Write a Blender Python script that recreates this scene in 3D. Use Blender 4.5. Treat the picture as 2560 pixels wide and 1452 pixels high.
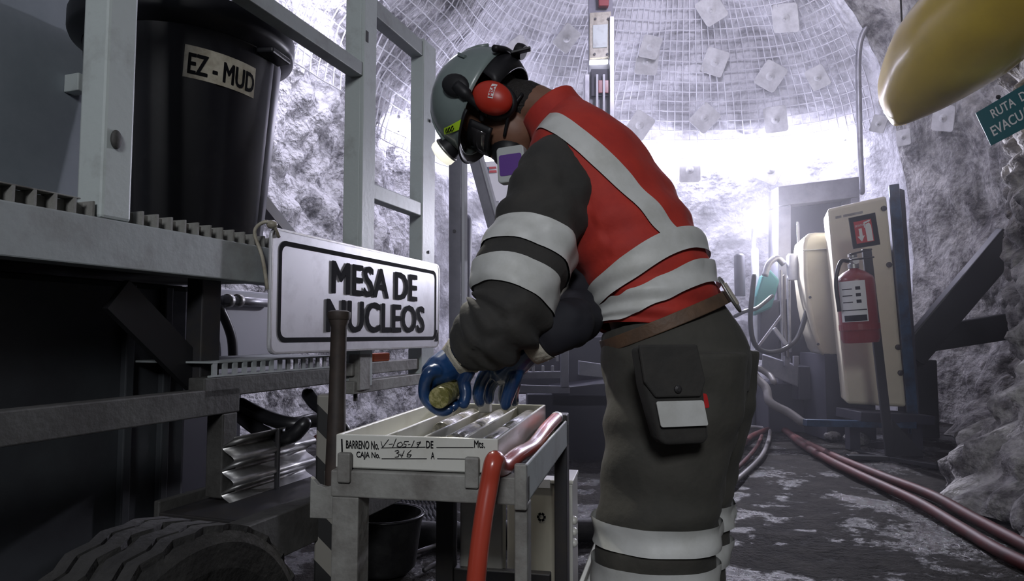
import bpy, math, random
from mathutils import Vector, Matrix, noise
random.seed(7)
PI = math.pi
for o in list(bpy.data.objects): bpy.data.objects.remove(o)
scn = bpy.context.scene
COL = scn.collection
# ------------------------------------------------------------------ camera
F, CAMH = 1700.0, 0.9
TH = math.atan(109.0 / F)
cam_d = bpy.data.cameras.new('camera'); cam_d.sensor_width = 36; cam_d.lens = F / 2560 * 36
cam_d.clip_start = 0.05
cam = bpy.data.objects.new('camera', cam_d); COL.objects.link(cam)
cam.location = (0, 0, CAMH); cam.rotation_euler = (PI / 2 + TH, 0, 0)
scn.camera = cam
# ------------------------------------------------------------------ world, exposure, large lights
w = bpy.data.worlds.new('world'); scn.world = w; w.use_nodes = True
w.node_tree.nodes['Background'].inputs[0].default_value = (0.75, 0.78, 1.0, 1)
w.node_tree.nodes['Background'].inputs[1].default_value = 0.03
vs = scn.view_settings
vs.view_transform = 'Standard'; vs.look = 'None'; vs.gamma = 1; vs.exposure = 0.22
vs.use_curve_mapping = False
cy = scn.cycles
cy.max_bounces = 4; cy.diffuse_bounces = 2; cy.glossy_bounces = 2; cy.transmission_bounces = 2; cy.volume_bounces = 0; cy.transparent_max_bounces = 4
cy.use_adaptive_sampling = True; cy.adaptive_threshold = 0.04; cy.adaptive_min_samples = 16
cy.sample_clamp_indirect = 6.0; cy.caustics_reflective = False; cy.caustics_refractive = False

def area_light(name, loc, target, size, power, col):
    d = bpy.data.lights.new(name, 'AREA'); d.energy = power; d.color = col; d.size = size
    o = bpy.data.objects.new(name, d); COL.objects.link(o); o.location = loc
    o.rotation_euler = (Vector(target) - Vector(loc)).to_track_quat('-Z', 'Y').to_euler()
    return o
HAZE = 0.018
# unseen fill lights, added to brighten the foreground, back wall and left wall
area_light('near_fill_light', (-0.25, -3.2, 3.1), (0.3, 2.5, 0.8), 0.9, 88, (0.93, 0.95, 1.0))  # added fill from behind the camera for the near surfaces
ml = area_light('back_wall_fill', (1.5, 4.4, 4.35), (1.9, 8.5, 2.7), 0.6, 24, (0.82, 0.78, 1.0)); ml.data.spread = math.radians(110)  # added fill above the frame, lifts the back wall and mesh evenly
area_light('left_wall_fill', (-0.9, 4.9, 3.7), (-2.1, 4.6, 1.6), 0.35, 34, (0.82, 0.80, 1.0))  # added fill out of view, only brightens the left rock

# ------------------------------------------------------------------ pixel -> place
def ray(px, py):
    a, v = (px - 1280) / F, (726 - py) / F
    return Vector((a, math.cos(TH) - math.sin(TH) * v, math.sin(TH) + math.cos(TH) * v))
CO = Vector((0, 0, CAMH))
def at(px, py, Y):
    d = ray(px, py); return CO + d * (Y / d.y)
def floor_at(px, py, z=0.0):
    d = ray(px, py); return CO + d * ((z - CAMH) / d.z)
def on_plane(px, py, p0, n):
    d = ray(px, py); return CO + d * ((Vector(p0) - CO).dot(n) / d.dot(n))

# ------------------------------------------------------------------ materials
MATS = {}
def mat(name, col, rough=0.6, metal=0.0, col2=None, scale=6.0, lo=0.4, hi=0.65, bump=0.0, bscale=40.0,
        rough2=None, emit=0.0, spec=0.5, detail=6.0, stretch=None, sheen=0.0, coat=0.0, trans=0.0):
    if name in MATS: return MATS[name]
    m = bpy.data.materials.new(name); m.use_nodes = True; MATS[name] = m
    nt = m.node_tree; N = nt.nodes; Lk = nt.links; b = N['Principled BSDF']
    b.inputs['Base Color'].default_value = (*col, 1); b.inputs['Roughness'].default_value = rough
    b.inputs['Metallic'].default_value = metal; b.inputs['Specular IOR Level'].default_value = spec
    if coat: b.inputs['Coat Weight'].default_value = coat; b.inputs['Coat Roughness'].default_value = 0.15
    if sheen: b.inputs['Sheen Weight'].default_value = sheen
    if trans: b.inputs['Transmission Weight'].default_value = trans
    if emit:
        b.inputs['Emission Color'].default_value = (*col, 1); b.inputs['Emission Strength'].default_value = emit
    tc = N.new('ShaderNodeTexCoord'); co = tc.outputs['Object']
    if stretch:
        mp = N.new('ShaderNodeMapping'); mp.inputs['Scale'].default_value = stretch
        Lk.new(co, mp.inputs['Vector']); co = mp.outputs['Vector']
    if col2 or rough2 is not None:
        no = N.new('ShaderNodeTexNoise'); no.inputs['Scale'].default_value = scale; no.inputs['Detail'].default_value = detail
        no.inputs['Roughness'].default_value = 0.65
        Lk.new(co, no.inputs['Vector'])
        mr = N.new('ShaderNodeMapRange'); mr.inputs[1].default_value = lo; mr.inputs[2].default_value = hi
        Lk.new(no.outputs['Fac'], mr.inputs[0])
        if col2:
            mx = N.new('ShaderNodeMix'); mx.data_type = 'RGBA'
            mx.inputs['A'].default_value = (*col, 1); mx.inputs['B'].default_value = (*col2, 1)
            Lk.new(mr.outputs[0], mx.inputs['Factor']); Lk.new(mx.outputs['Result'], b.inputs['Base Color'])
        if rough2 is not None:
            m2 = N.new('ShaderNodeMapRange'); m2.inputs[3].default_value = rough; m2.inputs[4].default_value = rough2
            Lk.new(mr.outputs[0], m2.inputs[0]); Lk.new(m2.outputs[0], b.inputs['Roughness'])
    if bump:
        n2 = N.new('ShaderNodeTexNoise'); n2.inputs['Scale'].default_value = bscale; n2.inputs['Detail'].default_value = 5
        Lk.new(co, n2.inputs['Vector'])
        bp = N.new('ShaderNodeBump'); bp.inputs['Strength'].default_value = bump; bp.inputs['Distance'].default_value = 0.02
        Lk.new(n2.outputs['Fac'], bp.inputs['Height']); Lk.new(bp.outputs['Normal'], b.inputs['Normal'])
    return m

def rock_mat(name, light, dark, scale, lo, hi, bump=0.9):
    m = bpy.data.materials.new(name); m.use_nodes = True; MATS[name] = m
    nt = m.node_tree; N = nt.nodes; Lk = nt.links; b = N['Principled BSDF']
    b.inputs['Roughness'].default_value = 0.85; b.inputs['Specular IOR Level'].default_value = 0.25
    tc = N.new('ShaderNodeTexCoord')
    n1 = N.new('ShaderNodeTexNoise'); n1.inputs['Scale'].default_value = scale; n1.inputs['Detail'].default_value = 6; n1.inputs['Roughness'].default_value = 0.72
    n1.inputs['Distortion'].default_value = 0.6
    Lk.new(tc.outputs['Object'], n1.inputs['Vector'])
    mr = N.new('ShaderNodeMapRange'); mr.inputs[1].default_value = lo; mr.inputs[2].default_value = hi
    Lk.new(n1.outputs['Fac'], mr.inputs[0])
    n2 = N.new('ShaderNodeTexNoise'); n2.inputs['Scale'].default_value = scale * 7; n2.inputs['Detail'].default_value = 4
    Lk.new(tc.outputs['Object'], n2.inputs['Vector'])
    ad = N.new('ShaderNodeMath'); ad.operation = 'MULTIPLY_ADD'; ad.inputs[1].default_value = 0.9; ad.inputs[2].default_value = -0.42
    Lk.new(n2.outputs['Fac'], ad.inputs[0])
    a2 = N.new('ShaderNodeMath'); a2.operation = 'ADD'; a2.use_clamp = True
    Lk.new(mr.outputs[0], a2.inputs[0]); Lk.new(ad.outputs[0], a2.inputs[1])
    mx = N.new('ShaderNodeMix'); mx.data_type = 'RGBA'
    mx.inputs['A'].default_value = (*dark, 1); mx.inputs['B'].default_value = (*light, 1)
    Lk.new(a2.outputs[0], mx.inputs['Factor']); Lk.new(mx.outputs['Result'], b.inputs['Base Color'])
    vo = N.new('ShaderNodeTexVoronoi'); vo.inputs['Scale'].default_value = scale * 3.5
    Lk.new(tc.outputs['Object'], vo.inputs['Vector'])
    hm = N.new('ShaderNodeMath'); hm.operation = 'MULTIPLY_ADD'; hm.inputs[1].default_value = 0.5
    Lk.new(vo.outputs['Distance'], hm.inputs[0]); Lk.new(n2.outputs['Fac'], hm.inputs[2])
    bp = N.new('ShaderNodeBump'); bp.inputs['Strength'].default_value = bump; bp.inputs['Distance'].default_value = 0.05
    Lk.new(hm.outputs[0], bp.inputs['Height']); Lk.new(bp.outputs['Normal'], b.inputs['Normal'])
    return m

def emit_mat(name, col, strength):
    m = bpy.data.materials.new(name); m.use_nodes = True; MATS[name] = m
    b = m.node_tree.nodes['Principled BSDF']
    b.inputs['Base Color'].default_value = (*col, 1); b.inputs['Emission Color'].default_value = (*col, 1)
    b.inputs['Emission Strength'].default_value = strength
    return m

# ------------------------------------------------------------------ mesh builder
def perp(t):
    up = Vector((0, 0, 1)) if abs(t.z) < 0.9 else Vector((0, 1, 0))
    a = t.cross(up).normalized(); return a, a.cross(t).normalized()

class MB:
    def __init__(s): s.v = []; s.f = []
    def add(s, vs_, fs):
        o = len(s.v); s.v += [Vector(p) for p in vs_]; s.f += [tuple(i + o for i in f) for f in fs]; return s
    def box(s, x0, x1, y0, y1, z0, z1):
        return s.add([(x0,y0,z0),(x1,y0,z0),(x1,y1,z0),(x0,y1,z0),(x0,y0,z1),(x1,y0,z1),(x1,y1,z1),(x0,y1,z1)],
                     [(3,2,1,0),(4,5,6,7),(0,1,5,4),(1,2,6,5),(2,3,7,6),(3,0,4,7)])
    def bar(s, p, q, wd, ht, side=None):
        p, q = Vector(p), Vector(q); t = (q - p).normalized()
        if side is None: a, b = perp(t)
        else:
            b = t.cross(Vector(side)).normalized(); a = b.cross(t).normalized()
        a = a * wd / 2; b = b * ht / 2
        return s.add([p-a-b, p+a-b, p+a+b, p-a+b, q-a-b, q+a-b, q+a+b, q-a+b],
                     [(0,1,2,3),(7,6,5,4),(0,4,5,1),(1,5,6,2),(2,6,7,3),(3,7,4,0)])
    def tube(s, pts, r, seg=10, round_cap=False, flat=1.0):
        pts = [Vector(p) for p in pts]; n = len(pts)
        rs = list(r) if hasattr(r, '__len__') else [r] * n
        if round_cap:
            t0 = (pts[0] - pts[1]).normalized(); t1 = (pts[-1] - pts[-2]).normalized()
            P0 = [pts[0] + t0 * rs[0] * k for k in (0.95, 0.7)]; P1 = [pts[-1] + t1 * rs[-1] * k for k in (0.7, 0.95)]
            pts = P0 + pts + P1; rs = [rs[0] * .32, rs[0] * .72] + rs + [rs[-1] * .72, rs[-1] * .32]; n = len(pts)
        t = (pts[1] - pts[0]).normalized(); a, b = perp(t); vs_ = []
        for i in range(n):
            if i == 0: t2 = pts[1] - pts[0]
            elif i == n - 1: t2 = pts[-1] - pts[-2]
            else: t2 = (pts[i+1] - pts[i]).normalized() + (pts[i] - pts[i-1]).normalized()
            t2 = t2.normalized()
            a = (a - t2 * a.dot(t2)).normalized(); b = t2.cross(a)
            for k in range(seg):
                an = 2 * PI * k / seg
                vs_.append(pts[i] + a * (rs[i] * math.cos(an)) + b * (rs[i] * flat * math.sin(an)))
        fs = [(i*seg+k, i*seg+(k+1) % seg, (i+1)*seg+(k+1) % seg, (i+1)*seg+k) for i in range(n-1) for k in range(seg)]
        fs.append(tuple(range(seg))[::-1]); fs.append(tuple((n-1)*seg + k for k in range(seg)))
        return s.add(vs_, fs)
    def lathe(s, prof, c=(0,0,0), ax=(0,0,1), seg=32, a=None, cap=True):
        """prof: (radius, height along ax)"""
        ax = Vector(ax).normalized(); c = Vector(c)
        if a is None: a, b = perp(ax)
        else: a = Vector(a).normalized()
        b = ax.cross(a); n = len(prof)
        vs_ = [c + ax * h + a * (r * math.cos(2*PI*k/seg)) + b * (r * math.sin(2*PI*k/seg)) for r, h in prof for k in range(seg)]
        fs = [(i*seg+k, i*seg+(k+1) % seg, (i+1)*seg+(k+1) % seg, (i+1)*seg+k) for i in range(n-1) for k in range(seg)]
        if cap:
            fs.append(tuple(range(seg))[::-1]); fs.append(tuple((n-1)*seg + k for k in range(seg)))
        return s.add(vs_, fs)
    def prism(s, poly, ext):
        n = len(poly); ext = Vector(ext); P = [Vector(p) for p in poly]
        return s.add(P + [p + ext for p in P], [tuple(range(n))[::-1], tuple(range(n, 2*n))] +
                     [(i, (i+1) % n, (i+1) % n + n, i + n) for i in range(n)])
    def ell(s, c, ax, ay, az, nu=20, nv=12):
        c, ax, ay, az = map(Vector, (c, ax, ay, az)); vs_ = [c - az]
        for j in range(1, nv):
            th = -PI/2 + PI * j / nv
            for i in range(nu):
                ph = 2*PI*i/nu
                vs_.append(c + ax*(math.cos(th)*math.cos(ph)) + ay*(math.cos(th)*math.sin(ph)) + az*math.sin(th))
        vs_.append(c + az); fs = []
        for i in range(nu):
            fs.append((0, 1+(i+1) % nu, 1+i)); L = len(vs_)-1; o = 1+(nv-2)*nu
            fs.append((L, o+i, o+(i+1) % nu))
        for j in range(nv-2):
            for i in range(nu):
                fs.append((1+j*nu+i, 1+j*nu+(i+1) % nu, 1+(j+1)*nu+(i+1) % nu, 1+(j+1)*nu+i))
        return s.add(vs_, fs)
    def grid(s, P):
        m, n = len(P), len(P[0])
        return s.add([p for r in P for p in r], [(i*n+j, i*n+j+1, (i+1)*n+j+1, (i+1)*n+j) for i in range(m-1) for j in range(n-1)])

WM = {}
def reg(o, M): WM[o.name] = M; return o
def tag(o, label=None, cat=None, group=None, kind=None):
    if label: o['label'] = label
    if cat: o['category'] = cat
    if group: o['group'] = group
    if kind: o['kind'] = kind
    return o
def thing(name, label, cat, base, rotz=0.0, group=None, kind=None):
    o = bpy.data.objects.new(name, None); COL.objects.link(o); o.empty_display_size = 0.05
    o.location = base; o.rotation_euler = (0, 0, rotz)
    reg(o, Matrix.Translation(Vector(base)) @ Matrix.Rotation(rotz, 4, 'Z'))
    return tag(o, label, cat, group, kind)
def build(mb, name, m, parent=None, local=False, smooth=False, bevel=0.0, sub=0, solid=0.0, remesh=0.0, sm=0, bseg=2, base=None):
    me = bpy.data.meshes.new(name)
    vs_ = mb.v
    if parent is None:
        if base is None:
            xs = [v.x for v in vs_]; ys = [v.y for v in vs_]
            base = Vector(((min(xs)+max(xs))/2, (min(ys)+max(ys))/2, min(v.z for v in vs_)))
        M = Matrix.Translation(base)
    else: M = WM[parent.name]
    if not local or parent is None:
        I = M.inverted(); vs_ = [I @ v for v in vs_]
    me.from_pydata([tuple(v) for v in vs_], [], mb.f); me.update()
    o = bpy.data.objects.new(name, me); COL.objects.link(o)
    me.materials.append(MATS[m] if isinstance(m, str) else m)
    if parent is None: o.location = base
    else: o.parent = parent
    reg(o, M)
    if remesh:
        md = o.modifiers.new('r', 'REMESH'); md.mode = 'VOXEL'; md.voxel_size = remesh; md.use_smooth_shade = True
        if sm:
            md = o.modifiers.new('s', 'SMOOTH'); md.iterations = sm; md.factor = 0.5
    if solid:
        md = o.modifiers.new('so', 'SOLIDIFY'); md.thickness = solid; md.offset = 0
    if bevel:
        md = o.modifiers.new('b', 'BEVEL'); md.width = bevel; md.segments = bseg; md.limit_method = 'ANGLE'; md.angle_limit = math.radians(40)
    if sub:
        md = o.modifiers.new('ss', 'SUBSURF'); md.levels = sub; md.render_levels = sub
    if smooth:
        for p in me.polygons: p.use_smooth = True
        if smooth == 2:
            try: me.set_sharp_from_angle(angle=math.radians(40))
            except Exception: pass
    return o
def displace(o, strength, size, mid=0.5, depth=2):
    tx = bpy.data.textures.new('wr', 'CLOUDS'); tx.noise_scale = size; tx.noise_depth = depth
    md = o.modifiers.new('d', 'DISPLACE'); md.texture = tx; md.strength = strength; md.mid_level = mid; md.texture_coords = 'LOCAL'
    return o

def text_mb(s, size, O, X, Yv, bold=0.0, sx=1.0, align='LEFT', curve=None, lift=0.001, spacing=1.0):
    cu = bpy.data.curves.new('t', 'FONT'); cu.body = s; cu.size = 1.0; cu.align_x = align; cu.space_character = spacing
    cu.resolution_u = 3
    ob = bpy.data.objects.new('t', cu); COL.objects.link(ob)
    dg = bpy.context.evaluated_depsgraph_get()
    me = bpy.data.meshes.new_from_object(ob.evaluated_get(dg))
    X, Yv, O = Vector(X).normalized(), Vector(Yv).normalized(), Vector(O); Nn = X.cross(Yv)
    mb = MB(); pts = []
    for v in me.vertices:
        x, y = v.co.x * size * sx, v.co.y * size
        pts.append(curve(x, y) if curve else O + X * x + Yv * y + Nn * lift)
    fs_ = [tuple(p.vertices) for p in me.polygons]
    mb.add(pts, fs_)
    if bold:   # heavier strokes: the same outlines again, shifted by the extra weight
        k = 0
        for ax, ay in [(math.cos(PI*j/7), .6*math.sin(PI*j/7)) for j in range(14)]:
            k += 1; q_ = []
            for v in me.vertices:
                x, y = (v.co.x + ax*bold) * size * sx, (v.co.y + ay*bold) * size
                q_.append(curve(x, y) if curve else O + X * x + Yv * y + Nn * (lift + 0.00004*k))
            mb.add(q_, fs_)
    bpy.data.objects.remove(ob); bpy.data.curves.remove(cu); bpy.data.meshes.remove(me)
    return mb
def rrect(w_, h_, r, n=5, cx=0, cy=0):
    P = []
    for qx, qy, a0 in ((1,1,0),(-1,1,90),(-1,-1,180),(1,-1,270)):
        for k in range(n+1):
            a = math.radians(a0 + 90*k/n)
            P.append((cx + qx*(w_/2-r) + r*math.cos(a), cy + qy*(h_/2-r) + r*math.sin(a)))
    return P
def spline(pts, n=8):
    """Catmull-Rom through points (Vectors or tuples of floats)"""
    P = [Vector(p) for p in pts]; P = [2*P[0]-P[1]] + P + [2*P[-1]-P[-2]]; out = []
    for i in range(1, len(P)-2):
        for k in range(n):
            t = k/n; a, b, c, d = P[i-1], P[i], P[i+1], P[i+2]
            out.append(0.5*((2*b) + (c-a)*t + (2*a-5*b+4*c-d)*t*t + (3*b-a-3*c+d)*t*t*t))
    out.append(P[-2].copy()); return out
# ------------------------------------------------------------------ material table
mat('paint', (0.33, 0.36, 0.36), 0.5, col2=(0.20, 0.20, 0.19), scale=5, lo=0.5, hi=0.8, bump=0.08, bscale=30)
mat('paint_light', (0.50, 0.55, 0.54), 0.45, col2=(0.30, 0.31, 0.30), scale=6, lo=0.52, hi=0.8, bump=0.06)
mat('paint_dirty', (0.27, 0.27, 0.25), 0.6, col2=(0.10, 0.09, 0.08), scale=7, lo=0.4, hi=0.7, bump=0.15)
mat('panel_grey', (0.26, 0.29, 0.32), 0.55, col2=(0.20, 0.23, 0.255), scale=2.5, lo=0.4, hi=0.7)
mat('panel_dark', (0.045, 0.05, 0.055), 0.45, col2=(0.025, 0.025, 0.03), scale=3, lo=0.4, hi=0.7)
mat('steel_dark', (0.035, 0.035, 0.04), 0.5, 0.3, col2=(0.05, 0.045, 0.04), scale=9)
mat('steel_black', (0.012, 0.012, 0.014), 0.5)
mat('steel_bare', (0.50, 0.50, 0.50), 0.3, 0.9, col2=(0.25, 0.24, 0.22), scale=8, rough2=0.5)
mat('paint_under', (0.085, 0.085, 0.08), 0.65, col2=(0.04, 0.038, 0.035), scale=7, lo=0.35, hi=0.7, bump=0.15)  # mud, plus the dimness below the deck put into the colour
mat('rod', (0.045, 0.032, 0.026), 0.6, col2=(0.02, 0.016, 0.014), scale=20)
mat('tub', (0.006, 0.006, 0.009), 0.42, spec=0.35, col2=(0.015, 0.015, 0.018), scale=12, lo=0.55, hi=0.8)
mat('label_old', (0.45, 0.42, 0.34), 0.4, col2=(0.28, 0.25, 0.19), scale=20)
mat('black_print', (0.006, 0.006, 0.008), 0.8, spec=0.1)
mat('sign_white', (0.70, 0.70, 0.74), 0.36, metal=0.4, col2=(0.55, 0.55, 0.58), scale=9, lo=0.5, hi=0.75)
mat('rubber', (0.014, 0.014, 0.015), 0.6, col2=(0.03, 0.03, 0.03), scale=14, bump=0.1)
mat('tyre', (0.018, 0.0175, 0.017), 0.75, col2=(0.034, 0.033, 0.031), scale=14, bump=0.25, bscale=60)
mat('hose_black', (0.012, 0.012, 0.014), 0.35)
mat('hose_red', (0.42, 0.055, 0.03), 0.3, coat=0.5)
mat('hose_red_dull', (0.085, 0.016, 0.015), 0.6, spec=0.3, col2=(0.06, 0.03, 0.028), scale=8)
mat('hose_grey', (0.16, 0.15, 0.15), 0.5)
mat('tray_white', (0.62, 0.62, 0.57), 0.32, coat=0.35, col2=(0.50, 0.49, 0.43), scale=10, lo=0.5, hi=0.8)
mat('tray_cream', (0.46, 0.44, 0.36), 0.4, col2=(0.33, 0.31, 0.25), scale=5, lo=0.45, hi=0.75, stretch=(1, 1, 0.3))
mat('core_rock', (0.16, 0.15, 0.12), 0.25, col2=(0.40, 0.38, 0.32), scale=45, lo=0.45, hi=0.6, coat=0.5)
mat('core_green', (0.13, 0.125, 0.03), 0.35, col2=(0.33, 0.30, 0.14), scale=70, lo=0.45, hi=0.6, bump=0.3, bscale=90)
mat('vest_red', (0.47, 0.032, 0.018), 0.75, col2=(0.36, 0.022, 0.016), scale=7, sheen=0.05, bump=0.12, bscale=26)
mat('reflective', (0.60, 0.61, 0.59), 0.5, col2=(0.46, 0.465, 0.43), scale=9, lo=0.45, hi=0.75, bump=0.06, bscale=30)
mat('jacket', (0.030, 0.029, 0.027), 0.85, col2=(0.044, 0.041, 0.036), scale=6, sheen=0.04, bump=0.2, bscale=24)
mat('trousers', (0.046, 0.045, 0.038), 0.85, col2=(0.064, 0.060, 0.050), scale=5, sheen=0.04, bump=0.2, bscale=24)
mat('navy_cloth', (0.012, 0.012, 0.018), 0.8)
mat('leather', (0.13, 0.075, 0.045), 0.6, col2=(0.08, 0.05, 0.032), scale=12, bump=0.15)
mat('skin', (0.21, 0.105, 0.066), 0.55, col2=(0.17, 0.08, 0.05), scale=12)
mat('hair', (0.014, 0.011, 0.010), 0.7, bump=0.5, bscale=160)
mat('helmet', (0.20, 0.245, 0.235), 0.35, col2=(0.16, 0.20, 0.195), scale=5, coat=0.2)
mat('black_plastic', (0.010, 0.010, 0.012), 0.5, spec=0.35)
mat('muff_red', (0.44, 0.028, 0.014), 0.4)
mat('tape_lime', (0.50, 0.78, 0.03), 0.5)
mat('filter_grey', (0.42, 0.44, 0.44), 0.5)
mat('filter_purple', (0.10, 0.03, 0.24), 0.5)
mat('lens_clear', (0.75, 0.75, 0.68), 0.1, spec=0.8)
mat('visor_dark', (0.03, 0.028, 0.03), 0.15, spec=0.7)
mat('glove_blue', (0.012, 0.05, 0.15), 0.28, coat=0.5, col2=(0.008, 0.028, 0.085), scale=14)
mat('cuff_white', (0.42, 0.39, 0.32), 0.8, bump=0.3, bscale=80)
mat('cream', (0.60, 0.56, 0.43), 0.4, col2=(0.50, 0.46, 0.35), scale=3, lo=0.5, hi=0.8, coat=0.2)
mat('blue_steel', (0.03, 0.07, 0.14), 0.45, col2=(0.018, 0.028, 0.05), scale=8)
mat('grey_machine', (0.22, 0.22, 0.26), 0.5, col2=(0.15, 0.15, 0.18), scale=4)
mat('machine_dark', (0.03, 0.03, 0.045), 0.6)
mat('white_machine', (0.52, 0.53, 0.58), 0.45, col2=(0.40, 0.40, 0.42), scale=5, lo=0.55, hi=0.75)
mat('red_paint', (0.22, 0.012, 0.015), 0.35, coat=0.3)
mat('print_white', (0.72, 0.72, 0.72), 0.5)
mat('print_red', (0.48, 0.02, 0.02), 0.5)
mat('duct_yellow', (0.60, 0.44, 0.06), 0.3, col2=(0.50, 0.36, 0.06), scale=2.5, coat=0.35)
mat('teal_sign', (0.012, 0.12, 0.14), 0.35, coat=0.3)
mat('teal', (0.02, 0.15, 0.14), 0.5)
mat('orange', (0.8, 0.14, 0.02), 0.5)
mat('galv', (0.36, 0.36, 0.38), 0.4, 0.6, col2=(0.22, 0.22, 0.24), scale=6)
mat('wire_white', (0.72, 0.72, 0.76), 0.75)
mat('plate_white', (0.66, 0.66, 0.66), 0.7, col2=(0.5, 0.5, 0.5), scale=9)
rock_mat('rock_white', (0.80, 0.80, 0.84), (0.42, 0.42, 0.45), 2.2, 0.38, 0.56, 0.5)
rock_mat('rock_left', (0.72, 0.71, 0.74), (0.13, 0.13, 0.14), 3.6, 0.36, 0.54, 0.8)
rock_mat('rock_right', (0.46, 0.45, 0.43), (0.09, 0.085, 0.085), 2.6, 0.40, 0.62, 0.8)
emit_mat('led', (0.80, 0.78, 1.0), 62)
emit_mat('lamp_white', (0.85, 0.84, 1.0), 1300)
emit_mat('headlamp_led', (1.0, 0.97, 0.82), 0.75)
emit_mat('small_led', (0.9, 0.9, 1.0), 5)

def floor_mat():
    m = bpy.data.materials.new('wet_floor'); m.use_nodes = True; MATS['wet_floor'] = m
    nt = m.node_tree; N = nt.nodes; Lk = nt.links; b = N['Principled BSDF']; b.inputs['Specular IOR Level'].default_value = 0.4
    tc = N.new('ShaderNodeTexCoord')
    def nz(sc, d, r=0.6):
        n = N.new('ShaderNodeTexNoise'); n.inputs['Scale'].default_value = sc; n.inputs['Detail'].default_value = d; n.inputs['Roughness'].default_value = r
        Lk.new(tc.outputs['Object'], n.inputs['Vector']); return n.outputs['Fac']
    def mrg(x, a, c, d=0.0, e=1.0):
        n = N.new('ShaderNodeMapRange'); n.inputs[1].default_value = a; n.inputs[2].default_value = c; n.inputs[3].default_value = d; n.inputs[4].default_value = e
        Lk.new(x, n.inputs[0]); return n.outputs[0]
    big, mid, fine = nz(1.1, 4), nz(5, 7, 0.7), nz(45, 5)
    mx = N.new('ShaderNodeMix'); mx.data_type = 'RGBA'
    mx.inputs['A'].default_value = (0.011, 0.010, 0.0095, 1); mx.inputs['B'].default_value = (0.038, 0.035, 0.031, 1)
    Lk.new(mrg(mid, 0.38, 0.66), mx.inputs['Factor'])
    Lk.new(mx.outputs['Result'], b.inputs['Base Color'])
    ad = N.new('ShaderNodeMath'); ad.operation = 'ADD'
    Lk.new(mrg(big, 0.38, 0.58, -0.6, 0.6), ad.inputs[0]); Lk.new(mrg(mid, 0.4, 0.6, 0.0, 1.0), ad.inputs[1])
    Lk.new(mrg(ad.outputs[0], 0.15, 0.7, 0.18, 0.8), b.inputs['Roughness'])
    Lk.new(mrg(ad.outputs[0], 0.15, 0.6, 0.6, 0.08), b.inputs['Specular IOR Level'])
    bp = N.new('ShaderNodeBump'); bp.inputs['Strength'].default_value = 0.8; bp.inputs['Distance'].default_value = 0.04
    hm = N.new('ShaderNodeMath'); hm.operation = 'MULTIPLY_ADD'; hm.inputs[1].default_value = 0.35
    Lk.new(fine, hm.inputs[0]); Lk.new(mid, hm.inputs[2])
    Lk.new(hm.outputs[0], bp.inputs['Height']); Lk.new(bp.outputs['Normal'], b.inputs['Normal'])
floor_mat()

# ------------------------------------------------------------------ the drift (tunnel): floor, walls, roof
UA = math.radians(19.0)
U2, N2 = Vector((math.sin(UA), math.cos(UA), 0)), Vector((math.cos(UA), -math.sin(UA), 0))
plan_pts = [Vector((-2.86, 2.03, 0)) + U2*t for t in (-6, -4, -2, 0, 2, 4, 5.6)] + \
           [Vector(p) for p in ((-0.55, 8.05, 0), (0.3, 8.5, 0), (1.6, 8.6, 0), (2.9, 8.55, 0), (3.9, 8.2, 0), (4.35, 7.4, 0), (4.45, 6.3, 0), (4.25, 5.4, 0),
            (3.55, 4.65, 0), (3.0, 4.05, 0), (2.85, 3.3, 0), (2.95, 2.2, 0), (3.1, 0.6, 0), (3.1, -1.5, 0), (3.0, -4, 0))]
plan = spline(plan_pts, 24)
cum = [0.0]
for i in range(1, len(plan)): cum.append(cum[-1] + (plan[i]-plan[i-1]).length)
def plan_at(s):
    s = max(0.0, min(cum[-1]-1e-6, s)); lo, hi = 0, len(cum)-1
    while hi - lo > 1:
        m = (lo+hi)//2
        if cum[m] <= s: lo = m
        else: hi = m
    t = (s-cum[lo])/(cum[hi]-cum[lo]); return plan[lo].lerp(plan[hi], t)
def s_of(i): return cum[i*24]
S_LEFT, S_BACK0, S_BACK1, S_END = 0.0, s_of(6), s_of(12), cum[-1]
CA, CB = Vector((1.5, 5.4, 0)), Vector((0.0, -4.5, 0))
def axis_pt(p):
    t = max(0, min(1, (p-CA).dot(CB-CA)/(CB-CA).length_squared)); return CA.lerp(CB, t)
ZW, ZT = 2.3, 5.0
def shell(s, h):
    """h: 0..ZW wall height, then ZW..ZW+1 = quarter arch to the crown"""
    p = plan_at(s); c = axis_pt(p)
    if h <= ZW: f, z = 0.0, h
    else:
        ph = (h-ZW)*PI/2; f, z = 1-math.cos(ph), ZW + (ZT-ZW)*math.sin(ph)
    q = p.lerp(c, f*0.97); q.z = z
    return q, (c-p).normalized()
def rock_pt(s, h, off=0.0):
    q, inn = shell(s, h)
    z = q.z
    k = min(1.0, max(0.0, (s-S_BACK1-0.6)/1.2)); kl = min(1.0, max(0.0, (S_BACK0-s)/1.0))
    big = noise.fractal(q*0.8 + Vector((3, 1, 7)), 1.0, 2.0, 3)*0.16
    v1 = noise.noise(q*3.1)*0.05
    d = noise.voronoi(q*(3.6+1.6*kl+1.4*k))[0]
    ch = (0.32-d[0])*(0.05 + 0.20*k + 0.13*kl)
    fine = noise.fractal(q*9.0, 1.0, 2.0, 3)*(0.012+0.035*k+0.025*kl)
    toe = 0.0
    if s > S_BACK1+1.0: toe = 0.55*max(0.0, 1-z/1.1)**2
    n = Vector((inn.x, inn.y, 0))
    n = (n*(1-0.7*max(0, h-ZW)) + Vector((0, 0, -1))*max(0, h-ZW)).normalized()
    p = q + n*(big + v1 + ch + fine + off); p += Vector((inn.x, inn.y, 0))*toe
    return p
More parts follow.
